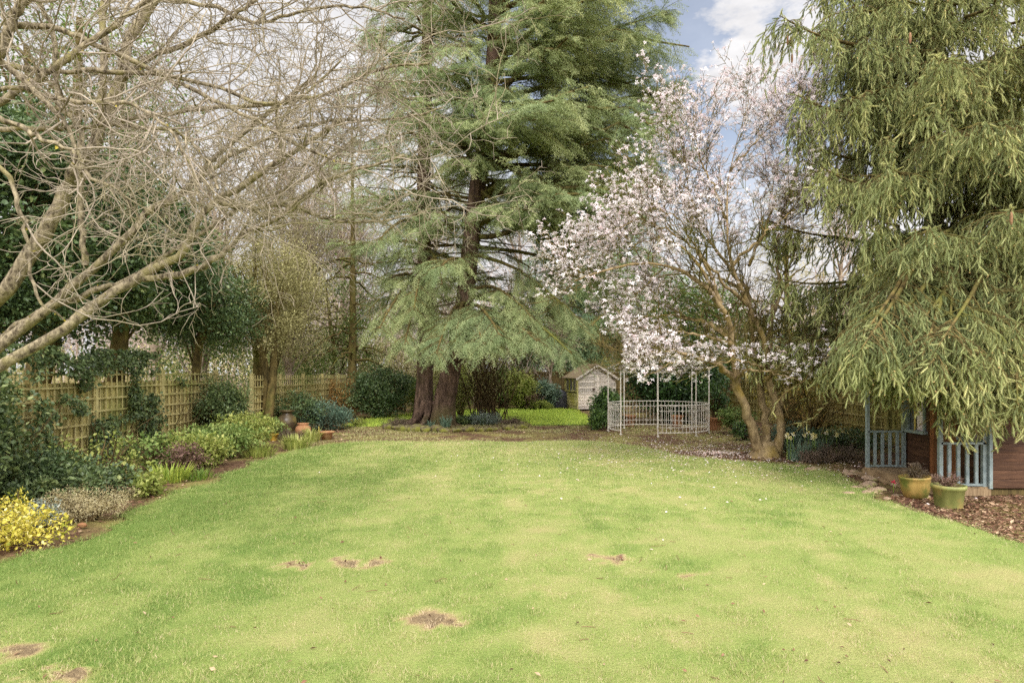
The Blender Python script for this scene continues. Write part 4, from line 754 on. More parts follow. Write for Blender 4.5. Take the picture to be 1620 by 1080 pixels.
twig_tree('background_tree', 'leafless tree showing above the fence far left behind the holly', (-12.5, 22, 0), 12, .2, 4.6, ('grey_twig', 'far_twig'), 36, 3, 4.2, BG, 'midgreen', .5, .15, .07, .008)
twig_tree('background_tree', 'leafless tree behind the magnolia top and the blue sky', (9.4, 40, 0), 10, .2, 4, ('grey_twig', 'far_twig'), 30, 2.6, 3.4, BG, 'olive', .4, .15, .08, .011)
twig_tree('background_tree', 'thin leafless tree behind the hanging spruce branches', (14.5, 27, 0), 9, .2, 4, ('grey_twig', 'far_twig'), 34, 3, 4, BG, 'olive', .5, .15, .08, .008)
twig_tree('background_tree', 'budding pale tree right behind the left stem of the cedar', (-3.6, 29.5, 0), 7.5, .13, 2.8, ('grey_twig', 'far_twig'), 34, 3.6, 4.6, BG, 'olive', .6, .1, .06, .008)
twig_tree('background_tree', 'low leafless tree with crossing branches beside the shed', (1.9, 31.6, 0), 4.6, .1, 2.3, ('grey_twig', 'grey_twig'), 26, 3.6, 4.6, BG, None, .6, .2, .06, .007, 1, .06)
twig_tree('background_tree', 'budding olive tree over the low trellis, between the slim trunks and the slender conifer', (-8.2, 23.2, 0), 10.5, .16, 3.9, ('grey_twig', 'pale_twig'), 44, 4.2, 5.6, BG, 'olive', 1.0, .12, .075, .007)
twig_tree('background_tree', 'pale budding tree seen through the gap left of the slender conifer', (-8.6, 31.5, 0), 12, .2, 4.6, ('grey_twig', 'far_twig'), 44, 3.8, 5, BG, 'olive', .8, .1, .09, .009)
# evergreens on the left
broad_tree('holly_tree', 'dark glossy holly clad in ivy at the left edge of the photo, over the fence', (-8.5, 10.2, 0), 7, .2, (-8.2, 10.4, 4.1), (1.6, 2.0, 1.9), 170, 240, .085, 'holly', 'mossy_bark', [T_LEAF, T_WIDE], 2, .42, None, .58)
broad_tree('holly_tree', 'dark evergreen holly behind the tall trellis panels', (-8.7, 13.2, 0), 7, .2, (-8.0, 13.3, 4.05), (1.5, 2.1, 1.7), 150, 230, .085, 'holly', 'mossy_bark', [T_LEAF, T_WIDE], 2, .48, None, .55)
broad_tree('holly_tree', 'holly spreading low over the end of the tall trellis, above the dark bush', (-8.1, 15.8, 0), 5, .15, (-7.5, 15.7, 3.25), (1.2, 1.8, 1.0), 90, 220, .08, 'holly', 'mossy_bark', [T_LEAF], 1, .5, None, .5)
broad_tree('holly_tree', 'taller thin-crowned evergreen behind the foreground limbs, top left', (-10.5, 13.0, 0), 11, .22, (-9.3, 13.0, 7.2), (2.3, 2.4, 2.4), 90, 130, .10, 'midgreen', 'mossy_bark', [T_LEAF], 2, .3, None, .8)
broad_tree('evergreen_tree', 'loose olive green tree standing behind the low trellis fence', (-8.4, 20.6, 0), 7, .14, (-7.7, 20.6, 3.9), (2.0, 2.2, 2.3), 130, 120, .075, 'olive', 'mossy_bark', [T_LEAF], 2, .45, None, .6)
broad_tree('evergreen_tree', 'mid green round tree behind the russet hedge', (-8.6, 27.5, 0), 8, .16, (-8.2, 27.5, 4.0), (2.8, 2.2, 2.9), 120, 130, .10, 'midgreen', 'mossy_bark', [T_LEAF], 2, .5, None, .7)
t = broad_tree('evergreen_oak', 'three slim bare trunks under a grey green crown beside the fence', (-7.0, 17.2, 0), 6, .14, (-6.9, 17.4, 3.9), (1.6, 1.7, 1.7), 110, 150, .065, 'olive', 'mossy_bark', [T_LEAF], 3, .3, None, .5)
broad_tree('laurel_tree', 'dark laurel mass behind the metal pavilion', (6.2, 21.6, 0), 4, .12, (5.6, 21.6, 1.5), (1.6, 1.0, 1.5), 110, 190, .13, 'laurel', 'dark_twig', [T_LEAF], 3, .3, None, .6)
broad_tree('laurel_tree', 'tall green laurel rising behind the magnolia stems', (7.4, 23.5, 0), 5, .12, (7.0, 23.6, 3.4), (2.2, 1.2, 1.9), 90, 120, .13, 'midgreen', 'dark_twig', [T_LEAF], 2, .35, None, .6)
broad_tree('yew_tree', 'dark yew mass filling the corner beside the shed and laurel', (8.2, 27.5, 0), 5, .14, (7.6, 27.5, 2.6), (3.2, 1.4, 2.6), 110, 150, .13, 'holly', 'dark_twig', [T_NARROW], 2, .4, None, .7)
# distant band of mixed shrubbery beyond the garden
far = thing('far_hedge', 'mixed pale hedge closing the garden beyond the cedar', 'hedge', (-4, 34, 0)); cen = np.stack([U(-14, 1.5, 260), U(34, 37, 260), U(.3, 3.6, 260)], 1); g = Geo(); leaves_at(g, cen, .8, 150, [T_LEAF], .15, 0, 0, .5); link('foliage', g, M['olive'], far)
s_ = Geo(); st = np.stack([U(-11, 1.5, 240), U(33, 36, 240), np.zeros(240)], 1); s_.tube(grow(st, A(0, 0, 1)+.2*rng.normal(size=(240, 3)), U(2, 4.4, 240), 7, .14), taper(.03, .008, 7), 4); link('stems', s_, M['far_twig'], far)
far = thing('far_hedge', 'dark evergreen hedge behind the fence on the right, under the spruce', 'hedge', (11, 22, 0)); cen = np.stack([U(9.4, 12.5, 170), U(12.5, 27, 170), U(.3, 3.2, 170)], 1); g = Geo(); leaves_at(g, cen, .7, 120, [T_LEAF], .11, 0, 0, .4); link('foliage', g, M['laurel'], far)
far = thing('far_hedge', 'tangled green hedge behind the left trellis fence', 'hedge', (-9.5, 21, 0)); cen = np.stack([U(-10.5, -8.0, 170), U(15, 29, 170), U(.3, 3.0, 170)], 1); g = Geo(); leaves_at(g, cen, .6, 120, [T_LEAF], .09, 0, 0, .5); link('foliage', g, M['midgreen'], far)

fw = Geo(); n = 420; st = np.stack([U(-60, 70, n), U(58, 95, n), np.zeros(n)], 1); Q = grow(st, A(0, 0, 1)+.1*rng.normal(size=(n, 3)), U(6, 13, n), 8, .08); RQ = taper(np.full(n, .16), np.full(n, .02), 8, n); fw.tube(Q, RQ, 4)
st, d, r, t_, _ = spawn(Q, RQ, 16, .25, 1, (.4, 1.1), False); d[:, 2] += .3; Q2 = grow(st, d, U(1.5, 3.5, len(st)), 6, .15); fw.tube(Q2, taper(.04, .015, 6), 3)
st, d, r, t_, _ = spawn(Q2, np.full(Q2.shape[:2], .02), 8, .2, 1, (.4, 1.1), False); fw.tube(grow(st, d, U(.5, 1.4, len(st)), 4, .2), taper(.018, .010, 4), 3)
tag(link('far_woods', fw, M['far_twig']), 'band of pale leafless woodland far beyond the garden', 'woods', kind='stuff')
fw = Geo(); cen = np.stack([U(-60, 70, 700), U(50, 56, 700), U(0, 3.2, 700)], 1); leaves_at(fw, cen, 1.4, 60, [T_LEAF], .3, 0, 0, .45); tag(link('far_scrub', fw, M['olive']), 'low olive scrub far beyond the garden', 'scrub', kind='stuff')
# ---------------------------------------------------------------- fences
def fence(label, a, b, hb, hl, rail, slat, mats, posts, front, top_slats=True, name='trellis_fence', board_w=.115, tops=None):
    """boards behind, lattice in front; front = unit normal towards the garden"""
    a, b = A(*a, 0), A(*b, 0); L = np.linalg.norm(b-a); d = (b-a)/L; n = A(*front, 0); t = thing(name, label, 'fence', (a+b)/2)
    rz = math.atan2(d[1], d[0]); g = Geo(); m = int(L/board_w)
    for k in range(m):
        c = a+d*(k+.5)*L/m; h = hb+U(-.012, .012); g.box(c-n*(.03+.008*(k % 2))+A(0, 0, h/2+.03), (L/m*.97, .014, h), rz, 0, U(.1, .9))
    link('boards', g, mats[0], t); g = Geo()
    hf = tops or (lambda s: hl); ns = int(L/slat); 
    for k in range(ns+1):
        s_ = k*L/ns; h = hf(s_); g.box(a+d*s_+n*.012+A(0, 0, h/2+.04), (.026, .016, h-.04), rz, 0, U(.2, .8))
    for k in range(int(max(hf(0), hl)/rail)+1):
        z = .12+k*rail
        seg = [s_ for s_ in np.linspace(0, L, 40) if hf(s_) >= z-.01]
        if len(seg) > 1: g.beam(a+d*seg[0]+n*.028+A(0, 0, z), a+d*seg[-1]+n*.028+A(0, 0, z+U(-.01, .01)), .03, .032, 0, U(.2, .8))
    link('lattice', g, mats[1], t)
    for s_ in posts:
        g = Geo(); h = hf(min(max(s_, 0), L))+.04; g.box(a+d*s_-n*.006+A(0, 0, h/2-.05), (.085, .085, h+.1), rz, 0, U(.3, .7)); g.box(a+d*s_-n*.006+A(0, 0, h+.012), (.105, .105, .022), rz); link('post', g, mats[1], t)
    return t
fence('tall mossy trellis fence with ivy on it along the left border', (-7.65, 5.2), (-7.65, 16.4), 1.5, 1.9, .222, .165, (M['fence'], M['lattice']), [0, 2.0, 4.2, 6.4, 8.6, 11.15], (1, 0), tops=lambda s: 1.92 if s < 8.6 else 1.70)
fence('lower mossy trellis fence beyond the urn, running back to the slender conifer', (-6.95, 16.9), (-6.75, 30), 1.28, 1.62, .2, .17, (M['fence'], M['lattice']), [0, 2, 4, 6, 8, 10, 12, 13], (1, 0))
fence('mossy square trellis fence behind the magnolia stems and daffodils', (9.1, 9.5), (8.6, 27), 1.62, 1.66, .26, .25, (M['fence'], M['lattice']), [0, 2, 4, 6, 8, 10, 12, 14, 16], (-1, 0))
fence('dark close-boarded fence across the far end beside the shed', (-1.5, 32.6), (8, 33.2), 1.75, 1.8, .8, 1.2, (M['dark_fence'], M['dark_fence']), [0, 2, 4, 6, 8], (0, -1), name='board_fence')

# ---------------------------------------------------------------- shed
sh = thing('garden_shed', 'small weathered wooden shed with a felt roof and three-paned side window', 'shed', (3.0, 28.8, 0)); th = R(9); ex = A(math.cos(th), math.sin(th), 0); ey = A(-math.sin(th), math.cos(th), 0); o0 = A(3.0, 28.8, 0); Wd, Ln, He, Hr = 1.8, 2.5, 1.5, 2.08
LS = lambda x, y, z: o0+ex*x+ey*y+A(0, 0, z)
MR = np.stack([ex, ey, A(0, 0, 1)], 1)
g = Geo(); nb = 15; bh = (Hr-.08)/nb
for k in range(nb):
    z0 = .06+k*bh; z1 = z0+bh; hw = Wd/2 if z1 < He else max(.05, Wd/2*(Hr-z1+.03)/(Hr-He)); tilt = .008
    V = np.array([LS(Wd/2-hw, -.012-tilt, z0), LS(Wd/2+hw, -.012-tilt, z0), LS(Wd/2+hw, -.004, z1), LS(Wd/2-hw, -.004, z1), LS(Wd/2-hw, .01, z0), LS(Wd/2+hw, .01, z0)])
    g.add(V, [[0, 1, 2, 3], [4, 5, 1, 0]], 0, U(.15, .9))
g.add(np.array([LS(0, .012, .05), LS(Wd, .012, .05), LS(Wd, .012, He), LS(Wd/2, .012, Hr-.04), LS(0, .012, He)]), [[0, 1, 2, 3, 4]], 0, .3)
g.add(np.array([LS(Wd, .012, .05), LS(Wd, Ln, .05), LS(Wd, Ln, He), LS(Wd, .012, He)]), [[0, 1, 2, 3]], 0, .4); g.add(np.array([LS(0, Ln, .05), LS(Wd, Ln, .05), LS(Wd, Ln, He), LS(Wd/2, Ln, Hr-.04), LS(0, Ln, He)]), [[0, 1, 2, 3, 4]], 0, .4)
link('gable_wall', g, M['shed'], sh); g = Geo(); nb = 10; bh = (He-.06)/nb
for k in range(nb):
    z0 = .06+k*bh; z1 = z0+bh; mid = z1 > .85
    for (y0, y1) in (((0, .18), (2.2, Ln)) if mid else ((0, Ln),)):
        g.add(np.array([LS(-.02, y0, z0), LS(-.02, y1, z0), LS(-.004, y1, z1), LS(-.004, y0, z1), LS(.01, y0, z0), LS(.01, y1, z0)]), [[0, 3, 2, 1], [4, 0, 1, 5]], 0, U(.15, .9))
g.beam(LS(-.012, -.02, .05), LS(-.012, -.02, He), .05, .05); link('side_wall', g, M['shed_moss'], sh)
wn = Geo()
for y in (.2, .85, 1.5, 2.17): wn.beam(LS(-.018, y, .84), LS(-.018, y, He-.02), .055, .05)
wn.beam(LS(-.022, .15, .86), LS(-.022, 2.22, .86), .06, .05); wn.beam(LS(-.022, .15, He-.04), LS(-.022, 2.22, He-.04), .05, .06); wf = link('window', wn, M['shed_moss'], sh)
for y in (.22, .88, 1.53):
    pg = Geo(); pg.add(np.array([LS(.0, y, .88), LS(.0, y+.6, .88), LS(.0, y+.6, He-.06), LS(.0, y, He-.06)]), [[0, 3, 2, 1]]); link('pane', pg, M['glass'], wf)
dg = Geo()
for k in range(8): dg.box(LS(.78+k*.1+.05, -.034, .12+.76), (.096, .02, 1.5), th, 0, U(.2, .8))
for z in (.3, 1.35): dg.box(LS(1.18, -.05, z), (.8, .014, .09), th, 0, .5)
dr = link('door', dg, M['shed'], sh); hg = Geo(); hg.box(LS(.74, -.055, 1.0), (.12, .02, .035), th); hg.lathe([(.001, .03), (.03, .02), (.03, -.05), (.001, -.06)], LS(.74, -.075, .95), 10); link('padlock', hg, M['iron'], dr)
rf = Geo()
for sgn in (-1, 1):
    n_ = A(*(ex*sgn*(Hr-He)*1.0+A(0, 0, Wd/2))); n_ = unit(n_); e0 = LS(Wd/2, -.14, Hr+.02); r0 = LS(Wd/2, Ln+.12, Hr+.02); dn = unit(ex*sgn*Wd/2-A(0, 0, Hr-He)); w_ = 1.2
    q = [e0, r0, r0+dn*w_, e0+dn*w_]; rf.add(np.array(q+[v+n_*.03 for v in q]), [[3, 2, 1, 0], [4, 5, 6, 7], [0, 1, 5, 4], [1, 2, 6, 5], [2, 3, 7, 6], [3, 0, 4, 7]], 0, .5)
rfo = link('roof', rf, M['felt'], sh); bb = Geo()
for sgn in (-1, 1): dn = unit(ex*sgn*Wd/2-A(0, 0, Hr-He)); bb.beam(LS(Wd/2, -.15, Hr-.02), LS(Wd/2, -.15, Hr-.02)+dn*1.2, .025, .09)
link('barge_board', bb, M['shed'], rfo)
# covered barbecue beside the shed
g = Geo(); nu, nv = 40, 16; u_ = np.linspace(0, 2*pi, nu, endpoint=False); v_ = np.linspace(0, 1, nv)
V = []
for k, v in enumerate(v_):
    rx = .52*(1-v**3.2)**.6+.001; fold = 1+.07*np.sin(u_*9+2*v)*(1-v)+.05*np.sin(u_*5-3*v); h = .86*v+.05*np.sin(u_*2+1)*v
    V.append(np.stack([2.38+rx*fold*np.cos(u_)*1.0, 31.0+.36*(1-v**3)**.6*fold*np.sin(u_), h+.0*u_], 1))
V = np.concatenate(V); i = np.arange(nv-1)[:, None]*nu; j = np.arange(nu)[None]; g.add(V, np.stack([i+j, i+(j+1) % nu, i+nu+(j+1) % nu, i+nu+j], -1).reshape(-1, 4), 0, .5, True)
o = link('covered_barbecue', g, M['cover'], None, (2.38, 31, 0)); tag(o, 'barbecue under a creased dark grey plastic cover beside the shed', 'barbecue')

# ---------------------------------------------------------------- round metal pavilion
gz = thing('metal_pavilion', 'round cream wire garden pavilion with domed top under the magnolia flowers', 'pavilion', (4.15, 18, 0)); gc = A(4.15, 18, 0); Rg = 1.4
an = [R(-102.7+45*k) for k in range(8)]; pp = lambda a, z, r=Rg: gc+A(math.cos(a)*r, math.sin(a)*r, z)
for a in an:
    g = Geo(); g.tube([pp(a, -.03), pp(a, .9), pp(a, 1.84)], .017, 8, 0, .5, 0, True); g.lathe([(.001, .03), (.03, .015), (.03, -.0), (.02, -.01)], pp(a, 1.84), 8); g.lathe([(.045, .0), (.045, .012), (.02, .016)], pp(a, 0.03), 8); link('post', g, M['cream_metal'], gz)
arc = lambda a0, a1, z, r=Rg, n=14: np.array([pp(a, z, r) for a in np.linspace(a0, a1, n)])
for k in range(8):
    a0, a1 = an[k], an[k]+R(45)
    if k == 7: continue
    g = Geo()
    for z, r in ((.85, .012), (.70, .007), (.27, .007), (.13, .012)): g.tube(arc(a0, a1, z), r, 6)
    for q in range(1, 10):
        a = a0+(a1-a0)*q/10; g.tube([pp(a, .13), pp(a, .5), pp(a, .85)], .0065, 5)
        if q % 3 == 0:
            for z in (.27, .70): c = pp(a, z); tq = A(-math.sin(a), math.cos(a), 0); ring = np.array([c+tq*.04*math.cos(w_)+A(0, 0, .04*math.sin(w_)) for w_ in np.linspace(0, 2*pi, 13)]); g.tube(ring, .005, 4)
    link('railing', g, M['cream_metal'], gz)
g = Geo(); g.tube(arc(0, 2*pi, 1.84, Rg, 49), .009, 6); g.tube(arc(0, 2*pi, 1.72, Rg, 49), .005, 6)
for k in range(24):
    a = k/24*2*pi; g.tube(np.array([pp(a, 1.84+.60*s_**.8, Rg*(1-s_)+.001) for s_ in np.linspace(0, .98, 10)]), .0055 if k % 3 else .008, 5)
for s_ in (.35, .7): g.tube(arc(0, 2*pi, 1.84+.60*s_**.8, Rg*(1-s_), 40), .006, 5)
g.lathe([(.001, .16), (.03, .12), (.045, .07), (.03, .02), (.05, 0), (.05, -.03)], pp(0, 2.42, 0), 12); link('dome', g, M['cream_metal'], gz)

# ---------------------------------------------------------------- playhouse under the spruce
ph = thing('playhouse', 'brown shiplap playhouse with blue grey railings half hidden by spruce boughs', 'playhouse', (6.6, 9.6, 0))
X0, X1, X2, Y0, Y1, ZD = 5.87, 6.57, 8.5, 8.68, 10.52, .14
g = Geo()
for k in range(8): x = X0+(X1-X0)*(k+.5)/8; g.box((x, (Y0+Y1)/2, ZD-.012), ((X1-X0)/8-.006, Y1-Y0+.02, .024), 0, 0, U(.2, .8))
dk = link('deck', g, M['deck'], ph); g = Geo(); g.box((X0-.012, (Y0+Y1)/2, .07), (.022, Y1-Y0+.05, .10), 0); g.box(((X0+X1)/2, Y0-.016, .07), (X1-X0-.02, .022, .10)); g.box((X0-.06, (Y0+Y1)/2-.05, .022), (.08, Y1-Y0+.3, .045)); link('fascia', g, M['deck'], dk)
def shiplap(name, a, b, z0, z1, front, holes=(), mat='shiplap'):
    """horizontal boards between a and b (x, y); holes = (s0, s1, za, zb)"""
    a, b = A(*a, 0), A(*b, 0); L = np.linalg.norm(b-a); d = (b-a)/L; n = A(*front, 0); g = Geo(); nb = int(round((z1-z0)/.118)); h = (z1-z0)/nb
    for k in range(nb):
        za, zb = z0+k*h, z0+(k+1)*h; cuts = [(0, L)]
        for (s0, s1, ha, hb) in holes:
            if zb > ha+.02 and za < hb-.02: cuts = [c for (p, q) in cuts for c in ((p, min(q, s0)), (max(p, s1), q)) if c[1]-c[0] > .01]
        t_ = U(.2, .85)
        for (p, q) in cuts:
            P0, P1_ = a+d*p, a+d*q; V = [P0+n*.012+A(0, 0, za+.006), P1_+n*.012+A(0, 0, za+.006), P1_+n*.012+A(0, 0, zb-.012), P0+n*.012+A(0, 0, zb-.012), P1_+n*.002+A(0, 0, zb), P0+n*.002+A(0, 0, zb), P0+n*.002+A(0, 0, za), P1_+n*.002+A(0, 0, za)]
            g.add(np.array(V), [[0, 1, 2, 3], [3, 2, 4, 5], [6, 7, 1, 0]], 0, t_)
    return link(name, g, M[mat], ph)
shiplap('front_wall', (X1, Y0), (X1, Y1), .12, 1.58, (-1, 0), [(.07, .52, .75, 1.3), (.60, 1.26, .1, 1.4), (1.33, 1.80, .75, 1.3)])
shiplap('side_wall', (X1, Y0), (X2, Y0), .12, 1.58, (0, -1), [(1.0, 1.6, .75, 1.3)])
shiplap('rear_wall', (X2, Y0), (X2, Y1), .12, 1.58, (1, 0)); shiplap('side_wall', (X1, Y1), (X2, Y1), .12, 1.58, (0, 1))
g = Geo(); g.box(((X1+X2)/2, (Y0+Y1)/2, .06), (X2-X1-.06, Y1-Y0-.06, .08)); link('base', g, M['dark_fence'], ph)
for (x, y) in ((X1-.02, Y0-.02), (X1-.02, Y1+.02), (X2+.02, Y0-.02)): g = Geo(); g.box((x, y, .85), (.045, .045, 1.46)); link('corner_trim', g, M['blue_paint'], ph)
for (y0, y1) in ((Y0+.07, Y0+.52), (Y0+1.33, Y0+1.80)):
    g = Geo(); x = X1-.02
    for (c, s_) in (((x, y0+.02, 1.02), (.04, .045, .56)), ((x, y1-.02, 1.02), (.04, .045, .56)), ((x, (y0+y1)/2, 1.30), (.04, y1-y0+.06, .045)), ((x-.02, (y0+y1)/2, .755), (.08, y1-y0+.08, .05))): g.box(c, s_)
    wf = link('window', g, M['blue_paint'], ph); g = Geo(); g.add(np.array([(X1+.012, y0, .75), (X1+.012, y1, .75), (X1+.012, y1, 1.3), (X1+.012, y0, 1.3)]), [[0, 1, 2, 3]]); link('pane', g, M['glass'], wf)
    cg = Geo(); yy = np.linspace(y0+.03, y0+.24, 16); V = np.concatenate([np.stack([X1-.004+.012*np.sin((yy-y0)*90), yy, np.full(16, z)], 1) for z in (.78, 1.29)]); cg.add(V, [[k, k+1, 17+k, 16+k] for k in range(15)]); link('curtain', cg, M['curtain'], wf)
    cg = Geo(); cg.box((X1-.018, (y0+y1)/2+.03, 1.03), (.02, .022, .5)); link('glazing_bar', cg, M['cane'], wf)
g = Geo()
for k in range(6): g.box((X1-.012, Y0+.63+.1*k+.05, .77), (.022, .096, 1.26), 0, 0, U(.2, .8))
link('door', g, M['door_wood'], ph)
def rail(x0, y0, x1, y1):
    g = Geo(); a, b = A(x0, y0, 0), A(x1, y1, 0); g.beam(a+A(0, 0, .735), b+A(0, 0, .735), .05, .03); g.beam(a+A(0, 0, .165), b+A(0, 0, .165), .04, .03)
    for k in range(1, 5): q = a+(b-a)*k/5; g.box((q[0], q[1], .45), (.042, .03, .54), 0, 0, U(.3, .7))
    link('railing', g, M['blue_paint'], ph)
rail(X0+.03, Y0+.03, X1-.05, Y0+.03); rail(X0+.03, Y1-.03, X1-.05, Y1-.03)
for y in (Y0+.03, Y1-.03):
    for x in (X0+.03, X1-.07): g = Geo(); g.box((x, y, (ZD+1.56)/2), (.05, .05, 1.56-ZD)); link('post', g, M['blue_paint'], ph)
rf = Geo(); ym = (Y0+Y1)/2
for sgn in (-1, 1):
    q = [A(X0-.03, ym, 2.02), A(X2+.12, ym, 2.02), A(X2+.12, ym+sgn*1.04, 1.55), A(X0-.03, ym+sgn*1.04, 1.55)]; rf.add(np.array(q+[v+A(0, 0, .035) for v in q]), [[3, 2, 1, 0], [4, 5, 6, 7], [0, 1, 5, 4], [1, 2, 6, 5], [2, 3, 7, 6], [3, 0, 4, 7]])
link('roof', rf, M['felt'], ph)
for x in (X1, X2): g = Geo(); g.add(np.array([(x, Y0, 1.58), (x, Y1, 1.58), (x, ym, 2.0)]), [[0, 1, 2]]); link('gable', g, M['shiplap'], ph)

# ---------------------------------------------------------------- pots and jars
def pot(name, label, x, y, prof, mat, cat='plant pot', soil=None, rim=None, group=None, z=0, tilt=0):
    t = thing(name, label, cat, (x, y, z), group); g = Geo(); g.lathe(prof, (x, y, z), 32); b = link('body', g, M[mat], t)
    if soil: s_ = Geo(); s_.lathe([(soil[0], soil[1]), (soil[0]*.5, soil[1]+.02), (.001, soil[1]+.025)], (x, y, z), 24); link('compost', s_, M['soil'], t)
    if rim: g = Geo(); g.lathe(rim[0], (x, y, z), 32); link('saucer', g, M[rim[1]], t)
    if tilt: t.rotation_euler = (0, tilt, 0)
    return t
def flowerpot(r, h, b=.74): return [(.001, .0), (r*b, .0), (r*b*1.03, h*.05), (r*.93, h*.82), (r*1.0, h*.84), (r*1.05, h*.92), (r*1.02, h), (r*.92, h), (r*.88, h*.85), (r*.8, h*.78)]
pot('glazed_pot', 'round ochre glazed pot with green foot standing in a saucer by the playhouse step', 5.40, 8.45, [(.001, .03), (.105, .03), (.14, .06), (.165, .14), (.178, .24), (.182, .29), (.195, .305), (.192, .325), (.17, .325), (.16, .28)], 'ochre_glaze', soil=(.162, .285), rim=([(.001, .004), (.15, .004), (.175, .035), (.165, .035), (.14, .016), (.001, .016)], 'terracotta'), tilt=-.05)
pot('glazed_pot', 'green glazed flared pot in front of the playhouse railing', 5.43, 7.86, flowerpot(.185, .315, .76), 'green_glaze', soil=(.165, .26))
shrub('potted_heather', 'trailing heather growing in the ochre glazed pot', 'pot plant', (5.40, 8.45), .13, .13, .2, 26, 34, .03, 'heath', [T_NARROW], clump_r=.06, z0=.3, twiggy=6)
shrub('potted_heather', 'dead looking heather growing in the green glazed pot', 'pot plant', (5.43, 7.86), .14, .14, .16, 26, 34, .03, 'plum', [T_NARROW], clump_r=.055, z0=.28, twiggy=6)
pot('urn', 'big brown glazed urn with flared neck against the left fence', -6.05, 17.0, [(.001, 0), (.15, 0), (.17, .03), (.23, .18), (.262, .34), (.255, .44), (.21, .53), (.135, .59), (.125, .63), (.135, .655), (.21, .685), (.205, .705), (.13, .69), (.10, .62)], 'brown_glaze', 'urn')
pot('terracotta_pot', 'plain orange belly shaped jar to the right of the brown urn', -5.55, 16.8, [(.001, 0), (.12, 0), (.15, .04), (.2, .13), (.21, .2), (.19, .27), (.14, .315), (.135, .335), (.16, .36), (.155, .375), (.12, .365), (.11, .32)], 'terracotta', 'jar')
pot('terracotta_pot', 'low wide dark terracotta bowl at the edge of the worn grass', -4.75, 16.2, [(.001, 0), (.12, 0), (.15, .15), (.2, .18), (.215, .2), (.2, .21), (.17, .19), (.001, .17)], 'terracotta', 'bowl')
pot('clay_pot', 'small mossy yellow pot at the foot of the brown urn', -6.0, 15.9, flowerpot(.12, .18), 'yellow_clay', soil=(.1, .14))
pot('terracotta_pot', 'large terracotta pot at the right end of the pavilion railing', 6.0, 18.7, flowerpot(.24, .4), 'terracotta', soil=(.21, .33))
pot('terracotta_pot', 'terracotta pot seen through the left railing of the pavilion', 3.72, 20.15, flowerpot(.22, .36), 'terracotta', soil=(.2, .3))
pot('terracotta_pot', 'terracotta pot seen through the right railing of the pavilion', 5.25, 20.1, flowerpot(.2, .36), 'terracotta', soil=(.18, .3))
shrub('potted_camellia', 'upright camellia growing in the large terracotta pot', 'pot plant', (6.0, 18.7), .35, .35, 1.2, 30, 60, .08, 'laurel', clump_r=.2, z0=.35)
g = Geo(); g.tube([A(-4.85, 15.9, -.05), A(-4.85, 15.9, .2), A(-4.86, 15.9, .36)], .012, 6, 0, .5, 0, True); tag(link('cane', g, M['cane'], None, (-4.85, 15.9, 0)), 'short yellow cane stuck in the soil before the terracotta bowl', 'cane')

# ---------------------------------------------------------------- stones
def stone(name, label, cat, c, sz, mat, group=None, seed=0):
    q = np.random.default_rng(500+seed); nu, nv = 14, 8; V = []
    for k in range(nv+1):
        th_ = -pi/2+pi*k/nv
        for j in range(nu):
            ph_ = 2*pi*j/nu; d = A(math.cos(th_)*math.cos(ph_), math.cos(th_)*math.sin(ph_), math.sin(th_)); V.append(d)
    V = np.array(V); cuts = unit(q.normal(size=(9, 3))); r = np.ones(len(V))
    for cdir in cuts: dd = V@cdir; r = np.minimum(r, np.where(dd > .1, q.uniform(.62, .9)/np.maximum(dd, .1), 9))
    V = V*r[:, None]*np.array(sz); a_ = q.uniform(0, 6.28); cc, ss = math.cos(a_), math.sin(a_); V = V@np.array([[cc, ss, 0], [-ss, cc, 0], [0, 0, 1]]).T if sz[0] == sz[1] else V
    i = np.arange(nv)[:, None]*nu; j = np.arange(nu)[None]; g = Geo(); g.add(V+A(*c), np.stack([i+j, i+(j+1) % nu, i+nu+(j+1) % nu, i+nu+j], -1).reshape(-1, 4), 0, .5, False)
    return tag(link(name, g, M[mat], None, (c[0], c[1], 0)), label, cat, group)
for k in range(20):
    a = R(-168+k*156/19); x = -1.75+2.25*math.cos(a)+rng.normal(0, .08); y = 20.35+2.1*math.sin(a)+rng.normal(0, .12); s_ = U(.65, 1.45)
    stone('edging_stone', 'mossy rock in the row edging the soil ring under the cedar', 'stone', (x, y, .06), (.19*s_, .15*s_, .10*s_*U(.7, 1.3)), 'stone', 'rocks edging the cedar ring', k)
for k in range(34):
    t_ = rng.random(); y = 7.6+t_*3.9; x = 5.35+.15*math.sin(y*2)+rng.normal(0, .17)+(.15 if y > 9.6 else -.02); s_ = U(.4, 1.15)
    stone('rubble_stone', 'pale rubble stone lying along the lawn edge before the playhouse', 'stone', (x, y, .02), (.11*s_, .08*s_, .05*s_), 'rubble', 'rubble by the playhouse', 60+k)
stone('round_stone', 'grey rounded stone near the dark bush right of the pavilion', 'stone', (6.6, 18.4, .13), (.18, .18, .18), 'grey_stone', None, 120)
stone('pink_stone', 'pinkish flat stone at the lawn edge beside the cream heath', 'stone', (-4.72, 6.95, .03), (.06, .05, .035), 'terracotta', None, 121)

